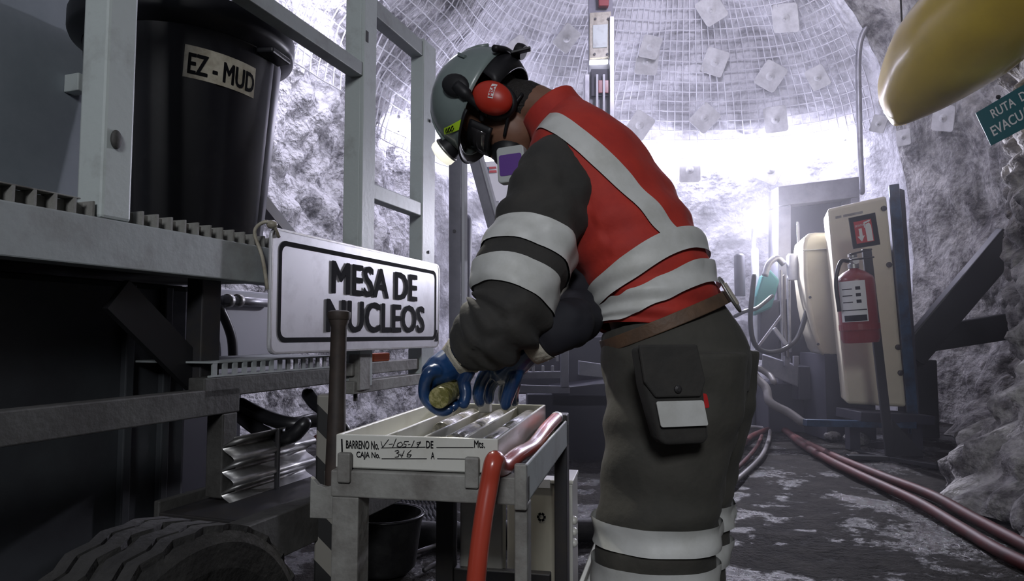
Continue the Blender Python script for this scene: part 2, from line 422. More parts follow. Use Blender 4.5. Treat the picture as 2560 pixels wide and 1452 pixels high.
def wall(name, s0, s1, ds, m):
    ns = int((s1-s0)/ds); hs = [ZW*i/int(ZW/ds) for i in range(int(ZW/ds))]
    nd = int(4.2/ds*0.8); hs += [ZW + i/nd for i in range(nd+1)]
    g = MB().grid([[rock_pt(s0+(s1-s0)*i/ns, h) for h in hs] for i in range(ns+1)])
    o = build(g, name, m, smooth=True, base=Vector((0, 0, 0))); o['kind'] = 'structure'; return o
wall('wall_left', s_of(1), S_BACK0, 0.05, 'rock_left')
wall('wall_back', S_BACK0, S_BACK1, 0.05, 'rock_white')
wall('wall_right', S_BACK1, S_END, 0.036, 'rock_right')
def floor_z(x, y):
    q = Vector((x, y, 0))
    return noise.fractal(q*0.7 + Vector((5, 5, 0)), 1.0, 2.0, 2)*0.025 + noise.noise(q*3.3)*0.010 + noise.noise(q*9)*0.006 - 0.01
g = MB().grid([[(x, y, floor_z(x, y)) for x in [-4.5+0.07*i for i in range(136)]] for y in [-4.5+0.07*j for j in range(190)]])
fl = build(g, 'floor', 'wet_floor', smooth=True, base=Vector((0, 0, 0))); fl['kind'] = 'structure'
# faces up
for p in fl.data.polygons: p.flip()
fl.data.update()

# welded wire mesh on the roof and upper walls
def wire_mesh(name, label, s0, s1, h0, h1, m='wire_white', r=0.0065, sp=0.105):
    mb = MB(); nh = int((h1-h0)*3.9/sp) if h0 >= ZW else 0
    hs = [h0 + (h1-h0)*i/nh for i in range(nh+1)]
    ss = [s0 + (s1-s0)*i/int((s1-s0)/sp) for i in range(int((s1-s0)/sp)+1)]
    def wp(s, h):
        p = rock_pt(s, h, 0.0); q, inn = shell(s, h)
        # the wire bridges hollows: smooth shell plus part of the large relief
        n = Vector((inn.x, inn.y, 0)); n = (n*(1-0.7*max(0, h-ZW)) + Vector((0, 0, -1))*max(0, h-ZW)).normalized()
        big = noise.fractal(q*0.8 + Vector((3, 1, 7)), 1.0, 2.0, 3)*0.16 + noise.noise(q*3.1)*0.03
        return q + n*(big + 0.050 + 0.02*noise.noise(q*1.7))
    G = [[wp(s, h) for h in hs] for s in ss]
    for row in G: mb.tube(row, r, 4)
    for j in range(len(hs)): mb.tube([G[i][j] for i in range(len(ss))], r, 4)
    o = build(mb, name, m, base=Vector(G[0][0])); tag(o, label, 'wire mesh', 'welded wire mesh sheets on the roof'); return o
wire_mesh('wire_mesh', 'white wire mesh sheet on the rock above the LED strip behind the head', S_BACK0-1.6, S_BACK0+2.1, ZW+0.12, ZW+0.86)
wire_mesh('wire_mesh', 'white wire mesh sheet on the roof between the drill mast and the grey pipe', S_BACK0+2.15, S_BACK1-0.2, ZW+0.22, ZW+0.8)
wire_mesh('wire_mesh', 'shadowed wire mesh sheet seen through the trailer frame posts', S_BACK0-4.2, S_BACK0-1.65, ZW+0.16, ZW+0.86)

# LED strip fixed along the wall, hung by clips
def s_at_px(px, s0, s1):
    """the place along the wall plan that lies under a picture column"""
    best = None
    for i in range(400):
        s = s0 + (s1-s0)*i/399; p = plan_at(s)
        if p.y < 1: continue
        e = abs(1280 + F*p.x/p.y - px)
        if best is None or e < best[0]: best = (e, s)
    return best[1]
sA, sB = s_at_px(945, S_LEFT, S_BACK0+0.8), s_at_px(2170, S_BACK0+1.5, S_BACK1+0.6)
def strip_pt(t, off):
    s = sA + (sB-sA)*t
    z = 2.98 + 0.22*t**2 - 0.05*math.sin(t*PI*5)**2
    h = ZW + math.asin((z-ZW)/(ZT-ZW))/(PI/2)
    return rock_pt(s, h, 0.0) + (axis_pt(plan_at(s))-plan_at(s)).normalized()*off
led = thing('led_strip_light', 'glaring white LED strip light running along the back rock wall', 'strip light', strip_pt(0, 0.1))
NP = 90
raw = [strip_pt(i/NP, 0.10) for i in range(NP+1)]
smp = [sum((raw[max(0, min(NP, i+k))] for k in range(-3, 4)), Vector())/7 for i in range(NP+1)]
build(MB().tube(smp, 0.022, 8), 'light_tube', 'led', led, smooth=True)
for i in range(4, NP, 12):
    p = smp[i]; q = raw[i] - (axis_pt(raw[i])-Vector((raw[i].x, raw[i].y, 0))).normalized()*0.16
    build(MB().bar(p, q, 0.02, 0.01), 'clip', 'steel_dark', led)

# square rock bolt plates
def bolt_plate(px, py, size, tilt, label, m='plate_white', lift=0.11):
    """placed where the line of sight meets the rock shell"""
    d = ray(px, py); best = None
    for i in range(200):
        Y = 3.0 + i*0.035; p = CO + d*(Y/d.y)
        c = axis_pt(Vector((p.x, p.y, 0)))
        # distance outside the shell: compare against nearest wall plan point
        for s in (s_at_dir(p),):
            z = p.z
            h = z if z <= ZW else ZW + math.asin(min(1, (z-ZW)/(ZT-ZW)))/(PI/2)
            q = rock_pt(s, h, 0.0); e = (q-p).length
            if best is None or e < best[0]: best = (e, q, s, h)
    e, q, s, h = best
    q2, inn = shell(s, h); hh = max(0, h-ZW)
    n = (Vector((inn.x, inn.y, 0))*(1-0.7*hh) + Vector((0, 0, -1))*hh).normalized()
    n = (n + Vector((random.uniform(-.15, .15), random.uniform(-.1, .1), random.uniform(-.15, .15)))).normalized()
    a = n.cross(Vector((0, 0, 1))).normalized(); b = a.cross(n).normalized()
    a, b = a*math.cos(tilt)+b*math.sin(tilt), b*math.cos(tilt)-a*math.sin(tilt)
    c = q + n*lift
    t = thing('bolt_plate', label, 'bolt plate', c, 0, 'square rock bolt plates on the tunnel walls')
    P = rrect(size, size*1.15, size*0.12, 3)
    mb = MB().prism([c + a*x + b*y for x, y in P], n*0.014)
    build(mb, 'plate', m, t, bevel=0.004)
    mb = MB().lathe([(size*.20, .012), (size*.15, .022), (size*.08, .028)], c, n, 14)
    build(mb, 'dome', m, t, smooth=2)
    build(MB().lathe([(.014, .02), (.014, .045), (.010, .05)], c, n, 8), 'bolt_end', m, t)
def s_at_dir(p):
    best = None
    lo, hi = 0, len(plan)-1
    c = axis_pt(Vector((p.x, p.y, 0))); dd = Vector((p.x-c.x, p.y-c.y, 0))
    if dd.length < 1e-4: return S_BACK0+2
    an = dd.normalized()
    for i in range(0, len(plan), 4):
        q = plan[i]; v = Vector((q.x-c.x, q.y-c.y, 0)); e = 1-v.normalized().dot(an)
        if best is None or e < best[0]: best = (e, cum[i])
    return best[1]
for px, py, sz, ti, lb in (
    (1600, 150, .26, .1, 'pale square bolt plate just right of the drill mast, level with its white lamp'),
    (1775, 145, .26, .5, 'tilted pale bolt plate on the roof at the lower edge of the mesh'),
    (1945, 288, .27, .05, 'cream square bolt plate standing out just above the bright LED strip'),
    (1940, 182, .27, .7, 'diamond turned bolt plate above the cream square plate'),
    (2060, 178, .22, -.2, 'narrow upright bolt plate left of the bent grey pipe'),
    (1600, 320, .27, .6, 'bolt plate on the rock right beside the red vest shoulder'),
    (1765, 292, .26, .8, 'diamond turned bolt plate above the middle of the LED strip'),
    (1965, 25, .28, .3, 'bolt plate at the top edge of the picture above the mesh'),
    (1770, 15, .26, -.4, 'bolt plate on the mesh at the top edge near the middle'),
    (1925, 428, .28, .5, 'bolt plate under the LED strip above the grey frame'),
    (1725, 425, .26, .0, 'bolt plate lit from above just below the LED strip'),
    (1275, 110, .26, .7, 'bolt plate on the mesh above the helmet'),
    (1400, 80, .24, .4, 'bolt plate on the mesh left of the drill mast'),
    (1620, 105, .22, .2, 'small bolt plate on the mesh above the plate beside the mast')):
    bolt_plate(px, py, sz, ti, lb)
for px, py, sz, ti, lb in ((2388, 290, .22, .35, 'pale bolt plate on the right rock wall under the yellow duct'),
                           (2262, 345, .15, .0, 'small pale bolt plate hanging below the tip of the yellow duct'),
                           (2205, 310, .16, .4, 'grey bolt plate beside the tip of the yellow duct')):
    bolt_plate(px, py, sz, ti, lb, lift=0.1)
# ------------------------------------------------------------------ trailer (local frame: x = outward, y = along, z = up)
TO = Vector((-1.06, 1.41, 0))
trailer = thing('trailer', 'grey steel service trailer with open frame and deck carrying the black tub', 'trailer', TO, -UA)
TMi = WM[trailer.name].inverted()
def tl(px, py, n=0.0):
    p = on_plane(px, py, TO + N2*n, N2); return TMi @ p
def tb(name, m, *boxes, bevel=0.004, parent=trailer, smooth=False):
    mb = MB()
    for b in boxes: mb.box(*b)
    return build(mb, name, m, parent, local=True, bevel=bevel)
DZ = 1.18
uE = tl(662, 650)[1] + 0.16
tb('deck_beam', 'paint', (-0.07, 0, -0.75, uE, 1.062, DZ))
tb('deck_plate', 'paint_dirty', (-1.45, -0.07, -0.75, uE+0.25, 1.10, 1.13))
pu0 = tl(215, 400)[1]
# grating on the deck: cross bars between a front strip and a back strip
gr = tb('deck_grating', 'paint_dirty', (-0.050, -0.040, -0.75, uE, DZ, DZ+0.034), (-0.05, -0.010, -0.75, pu0, DZ+0.036, DZ+0.040), (-0.44, -0.43, -0.75, uE, 1.13, DZ+0.034))
bar0 = MB().box(-0.43, -0.008, -0.003, 0.003, 0, 0.037)
first = None; u = -0.45
while u < uE - 0.02:
    o = build(bar0, 'grating_bar', 'paint_dirty', gr, local=True) if first is None else first.copy()
    if first is None: first = o
    else: COL.objects.link(o); o.parent = gr
    o.location = (0, u, DZ); u += 0.047
# near post
pu = tl(258, 400)[1]
tb('post', 'paint_light', (-0.085, 0.0, pu, pu+0.085, DZ, 2.6), bevel=0.008)
build(MB().ell((0.004, pu+0.03, tl(290, 350)[2]), (0.009, 0, 0), (0, 0.015, 0), (0, 0, 0.024)), 'weld_lump', 'paint_under', trailer, local=True, smooth=True)
# bracket tab on the tank wall beside the post
tk = tl(190, 205, -0.80)
tb('bracket', 'paint_light', (-0.86, -0.79, tk[1]+0.0, tk[1]+0.045, tk[2]-0.03, tk[2]+0.035))
tb('tank_wall', 'panel_grey', (-1.3, -0.86, -1.2, 1.35, 1.14, 2.9), bevel=0.03)
# upper rails and posts
p2a, p2b = tl(906, 300)[1], tl(937, 300)[1]
zr1, zr0 = tl(896, 147)[2], tl(894, 181)[2]
tb('upper_rail', 'paint', (-0.06, 0.0, -0.5, p2a, zr0, zr1))
po = tb('post', 'paint_light', (-0.012, 0.004, p2a, p2b, 0.69, 2.75), (-0.085, -0.012, p2a, p2a+0.012, 0.69, 2.75), bevel=0.002)
tb('slot', 'steel_black', (0.003, 0.0055, p2a+0.012, p2a+0.03, tl(908, 100)[2], tl(908, 72)[2]), parent=po, bevel=0)
p3a, p3b = tl(1058, 300)[1], tl(1089, 300)[1]
tb('post', 'paint_light', (-0.07, 0.0, p3a, p3b, 0.70, tl(1085, 118)[2]))
zt = tl(1085, 125)[2]
tb('upper_rail', 'paint', (-0.07, -0.005, p2b, p3b, zt-0.075, zt))
zm = tl(1000, 500)[2]
tb('middle_rail', 'paint_light', (-0.06, -0.005, p2b, p3a, zm-0.035, zm+0.03))
for q in (440, 980):
    build(MB().lathe([(0.008, 0.0), (0.008, 0.006)], (0.0, (p3a+p3b)/2, tl(1070, 300 if q == 440 else 630)[2]), (1, 0, 0), 8), 'bolt_hole', 'steel_black', trailer, local=True)
# lower rails, step and braces
lz1, lz0 = tl(300, 997)[2], tl(300, 1074)[2]
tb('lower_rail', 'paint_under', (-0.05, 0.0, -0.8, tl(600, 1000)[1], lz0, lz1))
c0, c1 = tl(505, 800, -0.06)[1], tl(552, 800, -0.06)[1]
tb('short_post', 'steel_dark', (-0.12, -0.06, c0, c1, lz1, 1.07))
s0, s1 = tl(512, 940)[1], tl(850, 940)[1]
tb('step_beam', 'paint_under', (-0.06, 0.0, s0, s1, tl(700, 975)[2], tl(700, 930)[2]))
zs0, zs1 = tl(700, 930)[2], tl(700, 895)[2]
stp = tb('step_plank', 'paint', (-0.34, 0.0, s0+0.02, s1, zs1-0.006, zs1), (-0.34, -0.32, s0+0.02, s1, zs0, zs1), (-0.01, 0.0, s0+0.02, s1, zs0, zs0+0.006), bevel=0.001)
u = s0+0.03
while u < s1-0.03:
    tb('plank_web', 'paint', (-0.006, 0.0, u, u+0.018, zs0+0.006, zs1-0.006), parent=stp, bevel=0)
    u += 0.042
tb('end_frame', 'paint_dirty', (-0.06, 0.0, s1+0.1, p3b, tl(1000, 940)[2]-0.05, tl(1000, 940)[2]), (-0.05, -0.01, s1+0.1, p3b, tl(1000, 900)[2]-0.05, tl(1000, 900)[2]))
tb('tow_post', 'paint_dirty', (-0.04, 0.01, tl(893, 930)[1], tl(921, 930)[1], tl(905, 975)[2], tl(905, 885)[2]))
build(MB().bar((-0.03, tl(905, 990)[1], tl(905, 1003)[2]), (-0.03, tl(905, 990)[1], tl(905, 970)[2]), 0.012, 0.012), 'drop_pin', 'steel_dark', trailer, local=True)
a, b = tl(290, 735, -0.1), tl(515, 965, -0.1)
build(MB().bar(a, b, 0.02, 0.10, (1, 0, 0)), 'brace', 'steel_black', trailer, local=True)
a, b = tl(625, 470, -0.5), tl(735, 605, -0.5)
build(MB().bar(a, b, 0.05, 0.05, (1, 0, 0)), 'brace', 'steel_dark', trailer, local=True)
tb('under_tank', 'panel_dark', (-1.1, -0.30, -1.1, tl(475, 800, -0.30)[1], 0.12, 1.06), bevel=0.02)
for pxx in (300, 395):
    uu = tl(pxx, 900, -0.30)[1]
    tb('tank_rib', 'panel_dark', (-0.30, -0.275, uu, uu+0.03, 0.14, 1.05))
# lower post and chassis
lp = tl(555, 1100, -0.02)[1]
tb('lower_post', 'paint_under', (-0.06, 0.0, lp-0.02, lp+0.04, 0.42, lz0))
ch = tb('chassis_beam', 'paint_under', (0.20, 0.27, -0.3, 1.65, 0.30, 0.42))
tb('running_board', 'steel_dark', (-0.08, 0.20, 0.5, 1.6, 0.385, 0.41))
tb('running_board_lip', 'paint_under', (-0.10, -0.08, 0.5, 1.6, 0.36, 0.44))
# corrugated bright skirt
cu0, cu1 = tl(568, 1230, 0.02)[1], tl(775, 1200, 0.02)[1]
rows = []
for j in range(49):
    z = 0.33 + 0.27*j/48
    rows.append([(0.02+0.022*math.cos(j/48*2*PI*4.0), cu0+(cu1-cu0)*i/3, z) for i in range(4)])
build(MB().grid(rows), 'corrugated_skirt', 'steel_bare', trailer, local=True, smooth=True, solid=0.002)
tb('skirt_rib', 'steel_dark', (0.03, 0.046, (cu0+cu1)/2-0.006, (cu0+cu1)/2+0.006, 0.33, 0.60))
# wheel
WR, WW = 0.285, 0.17
wc = Vector((0.50, -0.05, WR))
prof = []; half = WW/2
def tyre_mesh():
    mb = MB(); seg = 108
    base = [(0.62, -1.0), (0.75, -1.12), (0.90, -1.10), (0.965, -0.98)]
    tread = []
    for x0, x1 in ((-0.92, -0.62), (-0.52, -0.12), (0.12, 0.52), (0.62, 0.92)): tread += [(0.955, x0, 1), (1.0, x0, 0), (1.0, x1, 0), (0.955, x1, 1)]
    pr = [(r, x, 0) for r, x in base] + [(r, x, 1) for r, x, _ in tread] + [(r, -x, 0) for r, x in base[::-1]]
    vs_ = []
    for k in range(seg):
        an = 2*PI*k/seg; zz = (abs(((k/4.0) % 1)-0.5)*2-0.5)*0.16
        for r, x, zg in pr:
            vs_.append(wc + Vector(((x + zz*zg)*half, r*WR*math.cos(an), r*WR*math.sin(an))))
    n = len(pr)
    fs = [(k*n+i, k*n+i+1, ((k+1) % seg)*n+i+1, ((k+1) % seg)*n+i) for k in range(seg) for i in range(n-1)]
    mb.add(vs_, fs); return mb
wh = build(tyre_mesh(), 'wheel', 'tyre', trailer, local=True)
build(MB().lathe([(0.63*WR, 0.8*half), (0.66*WR, 1.0*half), (0.60*WR, 1.0*half), (0.55*WR, 0.55*half), (0.25*WR, 0.4*half), (0.2*WR, 0.75*half), (0.001, 0.8*half)], wc, (1, 0, 0), 36), 'rim', 'paint_dirty', wh, local=True, smooth=2)
build(MB().tube([(-0.5, -0.03, WR), (0.52, -0.03, WR)], 0.03, 10), 'axle', 'steel_dark', trailer, local=True)

# sign hung on the trailer
sg0, sg1 = tl(672, 575, 0.035), tl(1093, 660, 0.035)
SL = sg1[1]-sg0[1]; SH = 0.405; sz0 = tl(680, 886, 0.035)[2]
sign = thing('hanging_sign', 'large white board reading MESA DE NUCLEOS hung on the trailer side', 'sign', WM[trailer.name] @ Vector((0.035, (sg0[1]+sg1[1])/2, sz0)), -UA)
def sgp(x, y, k=0.0): return WM[trailer.name] @ Vector((0.035+k, sg0[1]+x, sz0+y))
pl = MB().prism([sgp(x, y) for x, y in rrect(SL, SH, 0.03, 5, SL/2, SH/2)], N2*0.012)
build(pl, 'board', 'sign_white', sign, bevel=0.003)
def ring(wd, ht, r, t, cx, cy, k):
    A = rrect(wd, ht, r, 6, cx, cy); B = rrect(wd-2*t, ht-2*t, max(0.005, r-t*0.6), 6, cx, cy); n = len(A)
    return MB().add([sgp(x, y, k) for x, y in A] + [sgp(x, y, k) for x, y in B], [(i, (i+1) % n, (i+1) % n+n, i+n) for i in range(n)])
build(ring(SL-0.07, SH-0.075, 0.035, 0.016, SL/2, SH/2, 0.0135), 'border', 'black_print', sign)
build(ring(SL-0.004, SH-0.004, 0.03, 0.006, SL/2, SH/2, 0.0135), 'edge_line', 'steel_bare', sign)
for t_, yy, x0, x1 in (('MESA DE', 0.215, 0.34, 1.05), ('NUCLEOS', 0.075, 0.31, 1.13)):
    q = text_mb(t_, 0.165, sgp(0, yy, 0.0145), U2, (0, 0, 1), bold=0.036)
    xs = [(v-sgp(0, yy, 0.0145)).dot(U2) for v in q.v]; a0, a1 = min(xs), max(xs)
    kx0, kx1 = x0*SL/1.3, x1*SL/1.3
    for v in q.v:
        x = (v-sgp(0, yy, 0.0145)).dot(U2); v += U2*((kx0+(x-a0)/(a1-a0)*(kx1-kx0)) - x)
    build(q, 'lettering', 'black_print', sign)
# small printed mark at its lower right corner
build(MB().add([sgp(SL-0.05, 0.03, .0145), sgp(SL-0.012, 0.03, .0145), sgp(SL-0.012, 0.085, .0145)], [(0, 1, 2)]).add([sgp(SL-0.05, 0.04, .0145), sgp(SL-0.05, 0.085, .0145), sgp(SL-0.022, 0.085, .0145)], [(0, 1, 2)]), 'printed_mark', 'black_print', sign)
wt = [sgp(0.03, SH-0.03, 0.016), sgp(0.0, SH+0.0, 0.02), sgp(-0.02, SH+0.012, 0.0), sgp(-0.03, SH-0.02, -0.03), sgp(-0.015, SH-0.1, -0.01), sgp(0.0, SH-0.2, 0.0)]
build(MB().tube(spline(wt, 5), 0.006, 6), 'tie_wire', 'label_old', sign, smooth=True)
build(MB().ell(sgp(0.0, SH+0.006, 0.012), (0.018, 0, 0), (0, 0.018, 0), (0, 0, 0.014), 10, 8), 'wire_knot', 'label_old', sign, smooth=True)

# black tub
TUBY = 2.44
tc_ = at(457, 500, TUBY); tc_.z = DZ+0.042
RB, RT, TH_ = 0.272, 0.335, 0.78
tub = thing('plastic_tub', 'black plastic drum tub with EZ-MUD label on the trailer deck', 'tub', tc_)
def tubr(z): return RB + (RT-RB)*z/TH_
mb = MB(); segs = 96; prof = []
zs = [0, 0.015] + [0.03+0.63*i/10 for i in range(11)] + [0.685, 0.72]
rows = []
for k in range(segs+1):
    row = []
    for z in zs:
        gro = 0.0
        if 0.02 < z < 0.67 and (k % 12) == 0: gro = -0.006
        rr = tubr(z)+gro
        row.append(tc_ + Vector((rr*math.cos(2*PI*k/segs), rr*math.sin(2*PI*k/segs), z)))
    rows.append(row)
mb.grid(rows)
tb_ = build(mb, 'tub_wall', 'tub', tub, smooth=True)
build(MB().lathe([(0.0, 0.004), (RB-0.004, 0.004)], tc_, seg=32, cap=False), 'tub_bottom', 'tub', tub)
build(MB().lathe([(RT-0.006, TH_-.10), (RT+0.034, TH_-.075), (RT+0.040, TH_-.06), (RT+0.040, TH_-0.005), (RT+0.03, TH_), (RT-0.015, TH_), (RT-0.02, TH_-.08)], tc_, seg=64, cap=False), 'rim', 'tub', tub, smooth=2)
for an in (-12, 168):
    a_ = math.radians(an); d_ = Vector((math.cos(a_), math.sin(a_), 0)); t_ = Vector((-d_.y, d_.x, 0)); c_ = tc_ + d_*(RT-0.01) + Vector((0, 0, 0.655))
    build(MB().prism([c_ - t_*.07, c_ + t_*.07, c_ + t_*.06 + d_*.06, c_ - t_*.06 + d_*.06], (0, 0, 0.022)), 'handle', 'tub', tub, bevel=0.006)
# label wrapped around it
def tub_sp(x, y, rot, a0, z0, k):
    X, Y_ = x*math.cos(rot)-y*math.sin(rot), x*math.sin(rot)+y*math.cos(rot); z = z0+Y_
    r = tubr(z)+k; an = a0 + X/r
    return tc_ + Vector((r*math.cos(an), r*math.sin(an), z))
LA, LZ, LR = math.radians(-64), 0.555, math.radians(-3)
rows = [[tub_sp(-0.01+0.245*i/14, -0.045+0.105*j/5, LR, LA, LZ, 0.002) for j in range(6)] for i in range(15)]
lab = build(MB().grid(rows), 'label', 'label_old', tub, smooth=True)
q = text_mb('EZ - MUD', 0.094, (0, 0, 0), (1, 0, 0), (0, 1, 0), bold=0.035, sx=0.58, curve=lambda x, y: tub_sp(x, y-0.03, LR, LA, LZ, 0.0035))
build(q, 'lettering', 'black_print', lab)

# ------------------------------------------------------------------ core table
TA = math.radians(11.0)
TBo = at(840, 1085, 1.33); ZTOP = TBo.z; TBo.z = 0
table = thing('core_table', 'dirty grey steel stand holding the white core tray', 'table', TBo, -TA)
TW = WM[table.name]; R2, D2 = (TW.to_3x3() @ Vector((1, 0, 0))), (TW.to_3x3() @ Vector((0, 1, 0)))
def tbl(name, m, *boxes, bevel=0.003, parent=table):
    mb = MB()
    for b in boxes: mb.box(*b)
    return build(mb, name, m, parent, local=True, bevel=bevel)
W, L, HT = 0.320, 0.62, 0.064
zb = ZTOP-HT; FW = 0.375; FL = 0.70
tbl('front_beam', 'paint_dirty', (-0.004, FW, -0.012, 0.03, zb-0.052, zb-0.002))
tbl('back_beam', 'paint_dirty', (0, FW, FL-0.04, FL, zb-0.052, zb-0.002))
tbl('side_beam', 'paint_dirty', (0, 0.05, 0.03, FL-0.04, zb-0.052, zb-0.002))
tbl('side_beam', 'paint_light', (FW-0.006, FW, 0.0, FL, zb-0.052, zb+0.020), (FW-0.05, FW, 0.03, FL-0.04, zb-0.052, zb-0.044))
tbl('leg', 'paint_dirty', (-0.002, 0.052, -0.010, 0.045, 0, zb-0.052))
tbl('leg', 'paint_dirty', (FW-0.024, FW, 0.0, 0.006, 0, zb-0.052), (FW-0.006, FW, 0.006, 0.045, 0, zb-0.052))
tbl('leg', 'steel_dark', (0.0, 0.05, FL-0.05, FL, 0, zb-0.052))
tbl('leg', 'steel_dark', (FW-0.035, FW, FL-0.06, FL, 0, zb+0.035))
tbl('stretcher', 'steel_dark', (0.05, FW-0.05, FL-0.04, FL-0.01, 0.20, 0.24))
tbl('stretcher', 'paint_dirty', (FW-0.03, FW-0.01, 0.04, FL-0.05, 0.12, 0.16))
tbl('corner_post', 'paint_dirty', (FW-0.022, FW+0.001, -0.014, 0.0, zb-0.06, zb+0.022))
for x in (0.012, 0.262):
    tbl('front_stop', 'paint_dirty', (x, x+0.026, -0.020, -0.006, zb-0.024, zb+0.032))
# notched holder plate for the bar
P = [(-0.062, -0.006), (-0.055, -0.012), (-0.046, -0.021), (-0.030, -0.025), (-0.014, -0.021), (-0.005, -0.012), (0.0, -0.002), (0.002, -0.002), (0.002, -0.085), (-0.062, -0.085)]
build(MB().prism([(x, 0.02, zb+z-0.018) for x, z in P], (0, 0.012, 0)), 'notched_holder', 'paint_dirty', table, local=True, bevel=0.002)
build(MB().prism([(x, 0.08, zb+z-0.018) for x, z in P], (0, 0.012, 0)), 'notched_holder', 'paint_dirty', table, local=True, bevel=0.002)
# bar standing in the holder
bt, bb = at(848, 785, 1.42), at(838, 1195, 1.40)
bar = thing('hammer_shaft', 'dark worn hammer handle standing upright in the table notch before the sign', 'tool', (bb.x, bb.y, bb.z-0.05))
dv = (bt-bb)
build(MB().tube([bb - dv*0.12, bb, bb+dv*0.5, bb+dv*0.92, bb+dv*0.955, bt], [0.019, 0.021, 0.0175, 0.0165, 0.021, 0.020], 14), 'shaft', 'rod', bar, smooth=2)
build(MB().lathe([(0.022, -0.012), (0.024, -0.006), (0.024, 0.004), (0.017, 0.007)], bt, dv.normalized(), 16), 'end_knob', 'rod', bar, smooth=2)
# striped post behind the table
sp_ = at(822, 1190, 2.05)
stp_ = thing('striped_post', 'post wrapped in black and white diagonal stripes left of the tray', 'post', (sp_.x, sp_.y, 0))
m = bpy.data.materials.new('hazard'); m.use_nodes = True; MATS['hazard'] = m
nt = m.node_tree; tc1 = nt.nodes.new('ShaderNodeTexCoord'); wv = nt.nodes.new('ShaderNodeTexWave'); wv.bands_direction = 'DIAGONAL'; wv.inputs['Scale'].default_value = 4.2
cr = nt.nodes.new('ShaderNodeValToRGB'); cr.color_ramp.interpolation = 'CONSTANT'; cr.color_ramp.elements[0].color = (0.02, 0.02, 0.02, 1); cr.color_ramp.elements[1].color = (0.25, 0.24, 0.21, 1); cr.color_ramp.elements[1].position = 0.5
nt.links.new(tc1.outputs['Object'], wv.inputs['Vector']); nt.links.new(wv.outputs['Fac'], cr.inputs['Fac']); nt.links.new(cr.outputs['Color'], nt.nodes['Principled BSDF'].inputs['Base Color'])
build(MB().box(sp_.x-0.032, sp_.x+0.032, sp_.y-0.03, sp_.y+0.03, 0, at(820, 985, 2.05).z), 'striped_sleeve', 'hazard', stp_, bevel=0.006)
build(MB().box(sp_.x-0.07, sp_.x+0.07, sp_.y-0.07, sp_.y+0.07, -0.01, 0.012), 'foot_plate', 'steel_dark', stp_)

# ------------------------------------------------------------------ core tray on the table
tray = thing('core_tray', 'white core box on the stand with BARRENO form printed on its end', 'core box', TW @ Vector((W/2, L/2, zb)), -TA)
def trb(name, m, *boxes, bevel=0.002, parent=tray):
    mb = MB()
    for b in boxes: mb.box(*b)
    mb.v = [TW @ v for v in mb.v]
    return build(mb, name, m, parent, bevel=bevel)
ts = 0.007
trb('tray_floor', 'tray_white', (0, W, 0, L, zb, zb+0.005))
trb('end_wall', 'tray_white', (0, W, 0, ts, zb, ZTOP))
trb('end_wall', 'tray_white', (0, W, L-ts, L, zb, ZTOP))
trb('side_wall', 'tray_white', (0, ts, ts, L-ts, zb, ZTOP))
trb('side_wall', 'tray_white', (W-ts, W, ts, L-ts, zb, ZTOP))
for k in (1, 2, 3):
    x = W*k/4
    trb('divider', 'tray_white', (x-0.003, x+0.003, ts, L-ts, zb+0.005, ZTOP-0.008))
def fp(x, z, k=0.0012): return TW @ Vector((x, -k, zb+z))
S_ = W/0.397
def fpx(px, py):  # the printed form is drawn on the end wall's own plane
    q = TW.inverted() @ on_plane(px, py, TW @ Vector((0, 0, 0)), D2); return (q.x, q.z-zb)
def form_text(t_, px, py, h, x1):
    O = fpx(px, py); e = fpx(x1, py)
    q = text_mb(t_, 0.02, fp(O[0], O[1]), R2, (0, 0, 1), bold=0.012)
    xs = [(v-fp(0, 0)).dot(R2) for v in q.v]; zsx = [v.z for v in q.v]; a0, a1 = min(xs), max(xs); b0, b1 = min(zsx), max(zsx)
    H = h*1.33/F
    for v in q.v:
        x = (v-fp(0, 0)).dot(R2); v += R2*(O[0]+(x-a0)/(a1-a0)*(e[0]-O[0]) - x)
        v.z = zb+O[1]+(v.z-b0)/(b1-b0)*H
    build(q, 'printed_text', 'black_print', tray)
form_text('BARRENO No.', 866, 1120, 20, 948); form_text('DE', 1066, 1119, 17, 1084); form_text('Mts.', 1186, 1118, 17, 1213)
form_text('CAJA No.', 892, 1147, 19, 951); form_text('A', 1078, 1146, 16, 1087)
def stroke(name, pts, wd, m='black_print'):
    mb = MB(); P = [Vector((*fpx(*p), 0)) for p in pts]
    for i in range(len(P)-1):
        d_ = (P[i+1]-P[i]).normalized(); n_ = Vector((-d_.y, d_.x, 0))*wd/2; a_, b_ = P[i]-d_*wd*.3, P[i+1]+d_*wd*.3
        mb.add([fp(*(a_-n_)[:2], k=.0014+.0001*i), fp(*(b_-n_)[:2], k=.0014+.0001*i), fp(*(b_+n_)[:2], k=.0014+.0001*i), fp(*(a_+n_)[:2], k=.0014+.0001*i)], [(0, 1, 2, 3)])
    return build(mb, name, m, tray)
for p0, p1 in (((953, 1119), (1064, 1117)), ((1092, 1118), (1184, 1118)), ((955, 1146), (1067, 1146)), ((1094, 1146), (1180, 1147))): stroke('form_line', (p0, p1), 0.0013)
stroke('print_bar', ((855, 1098), (856, 1128)), 0.003)
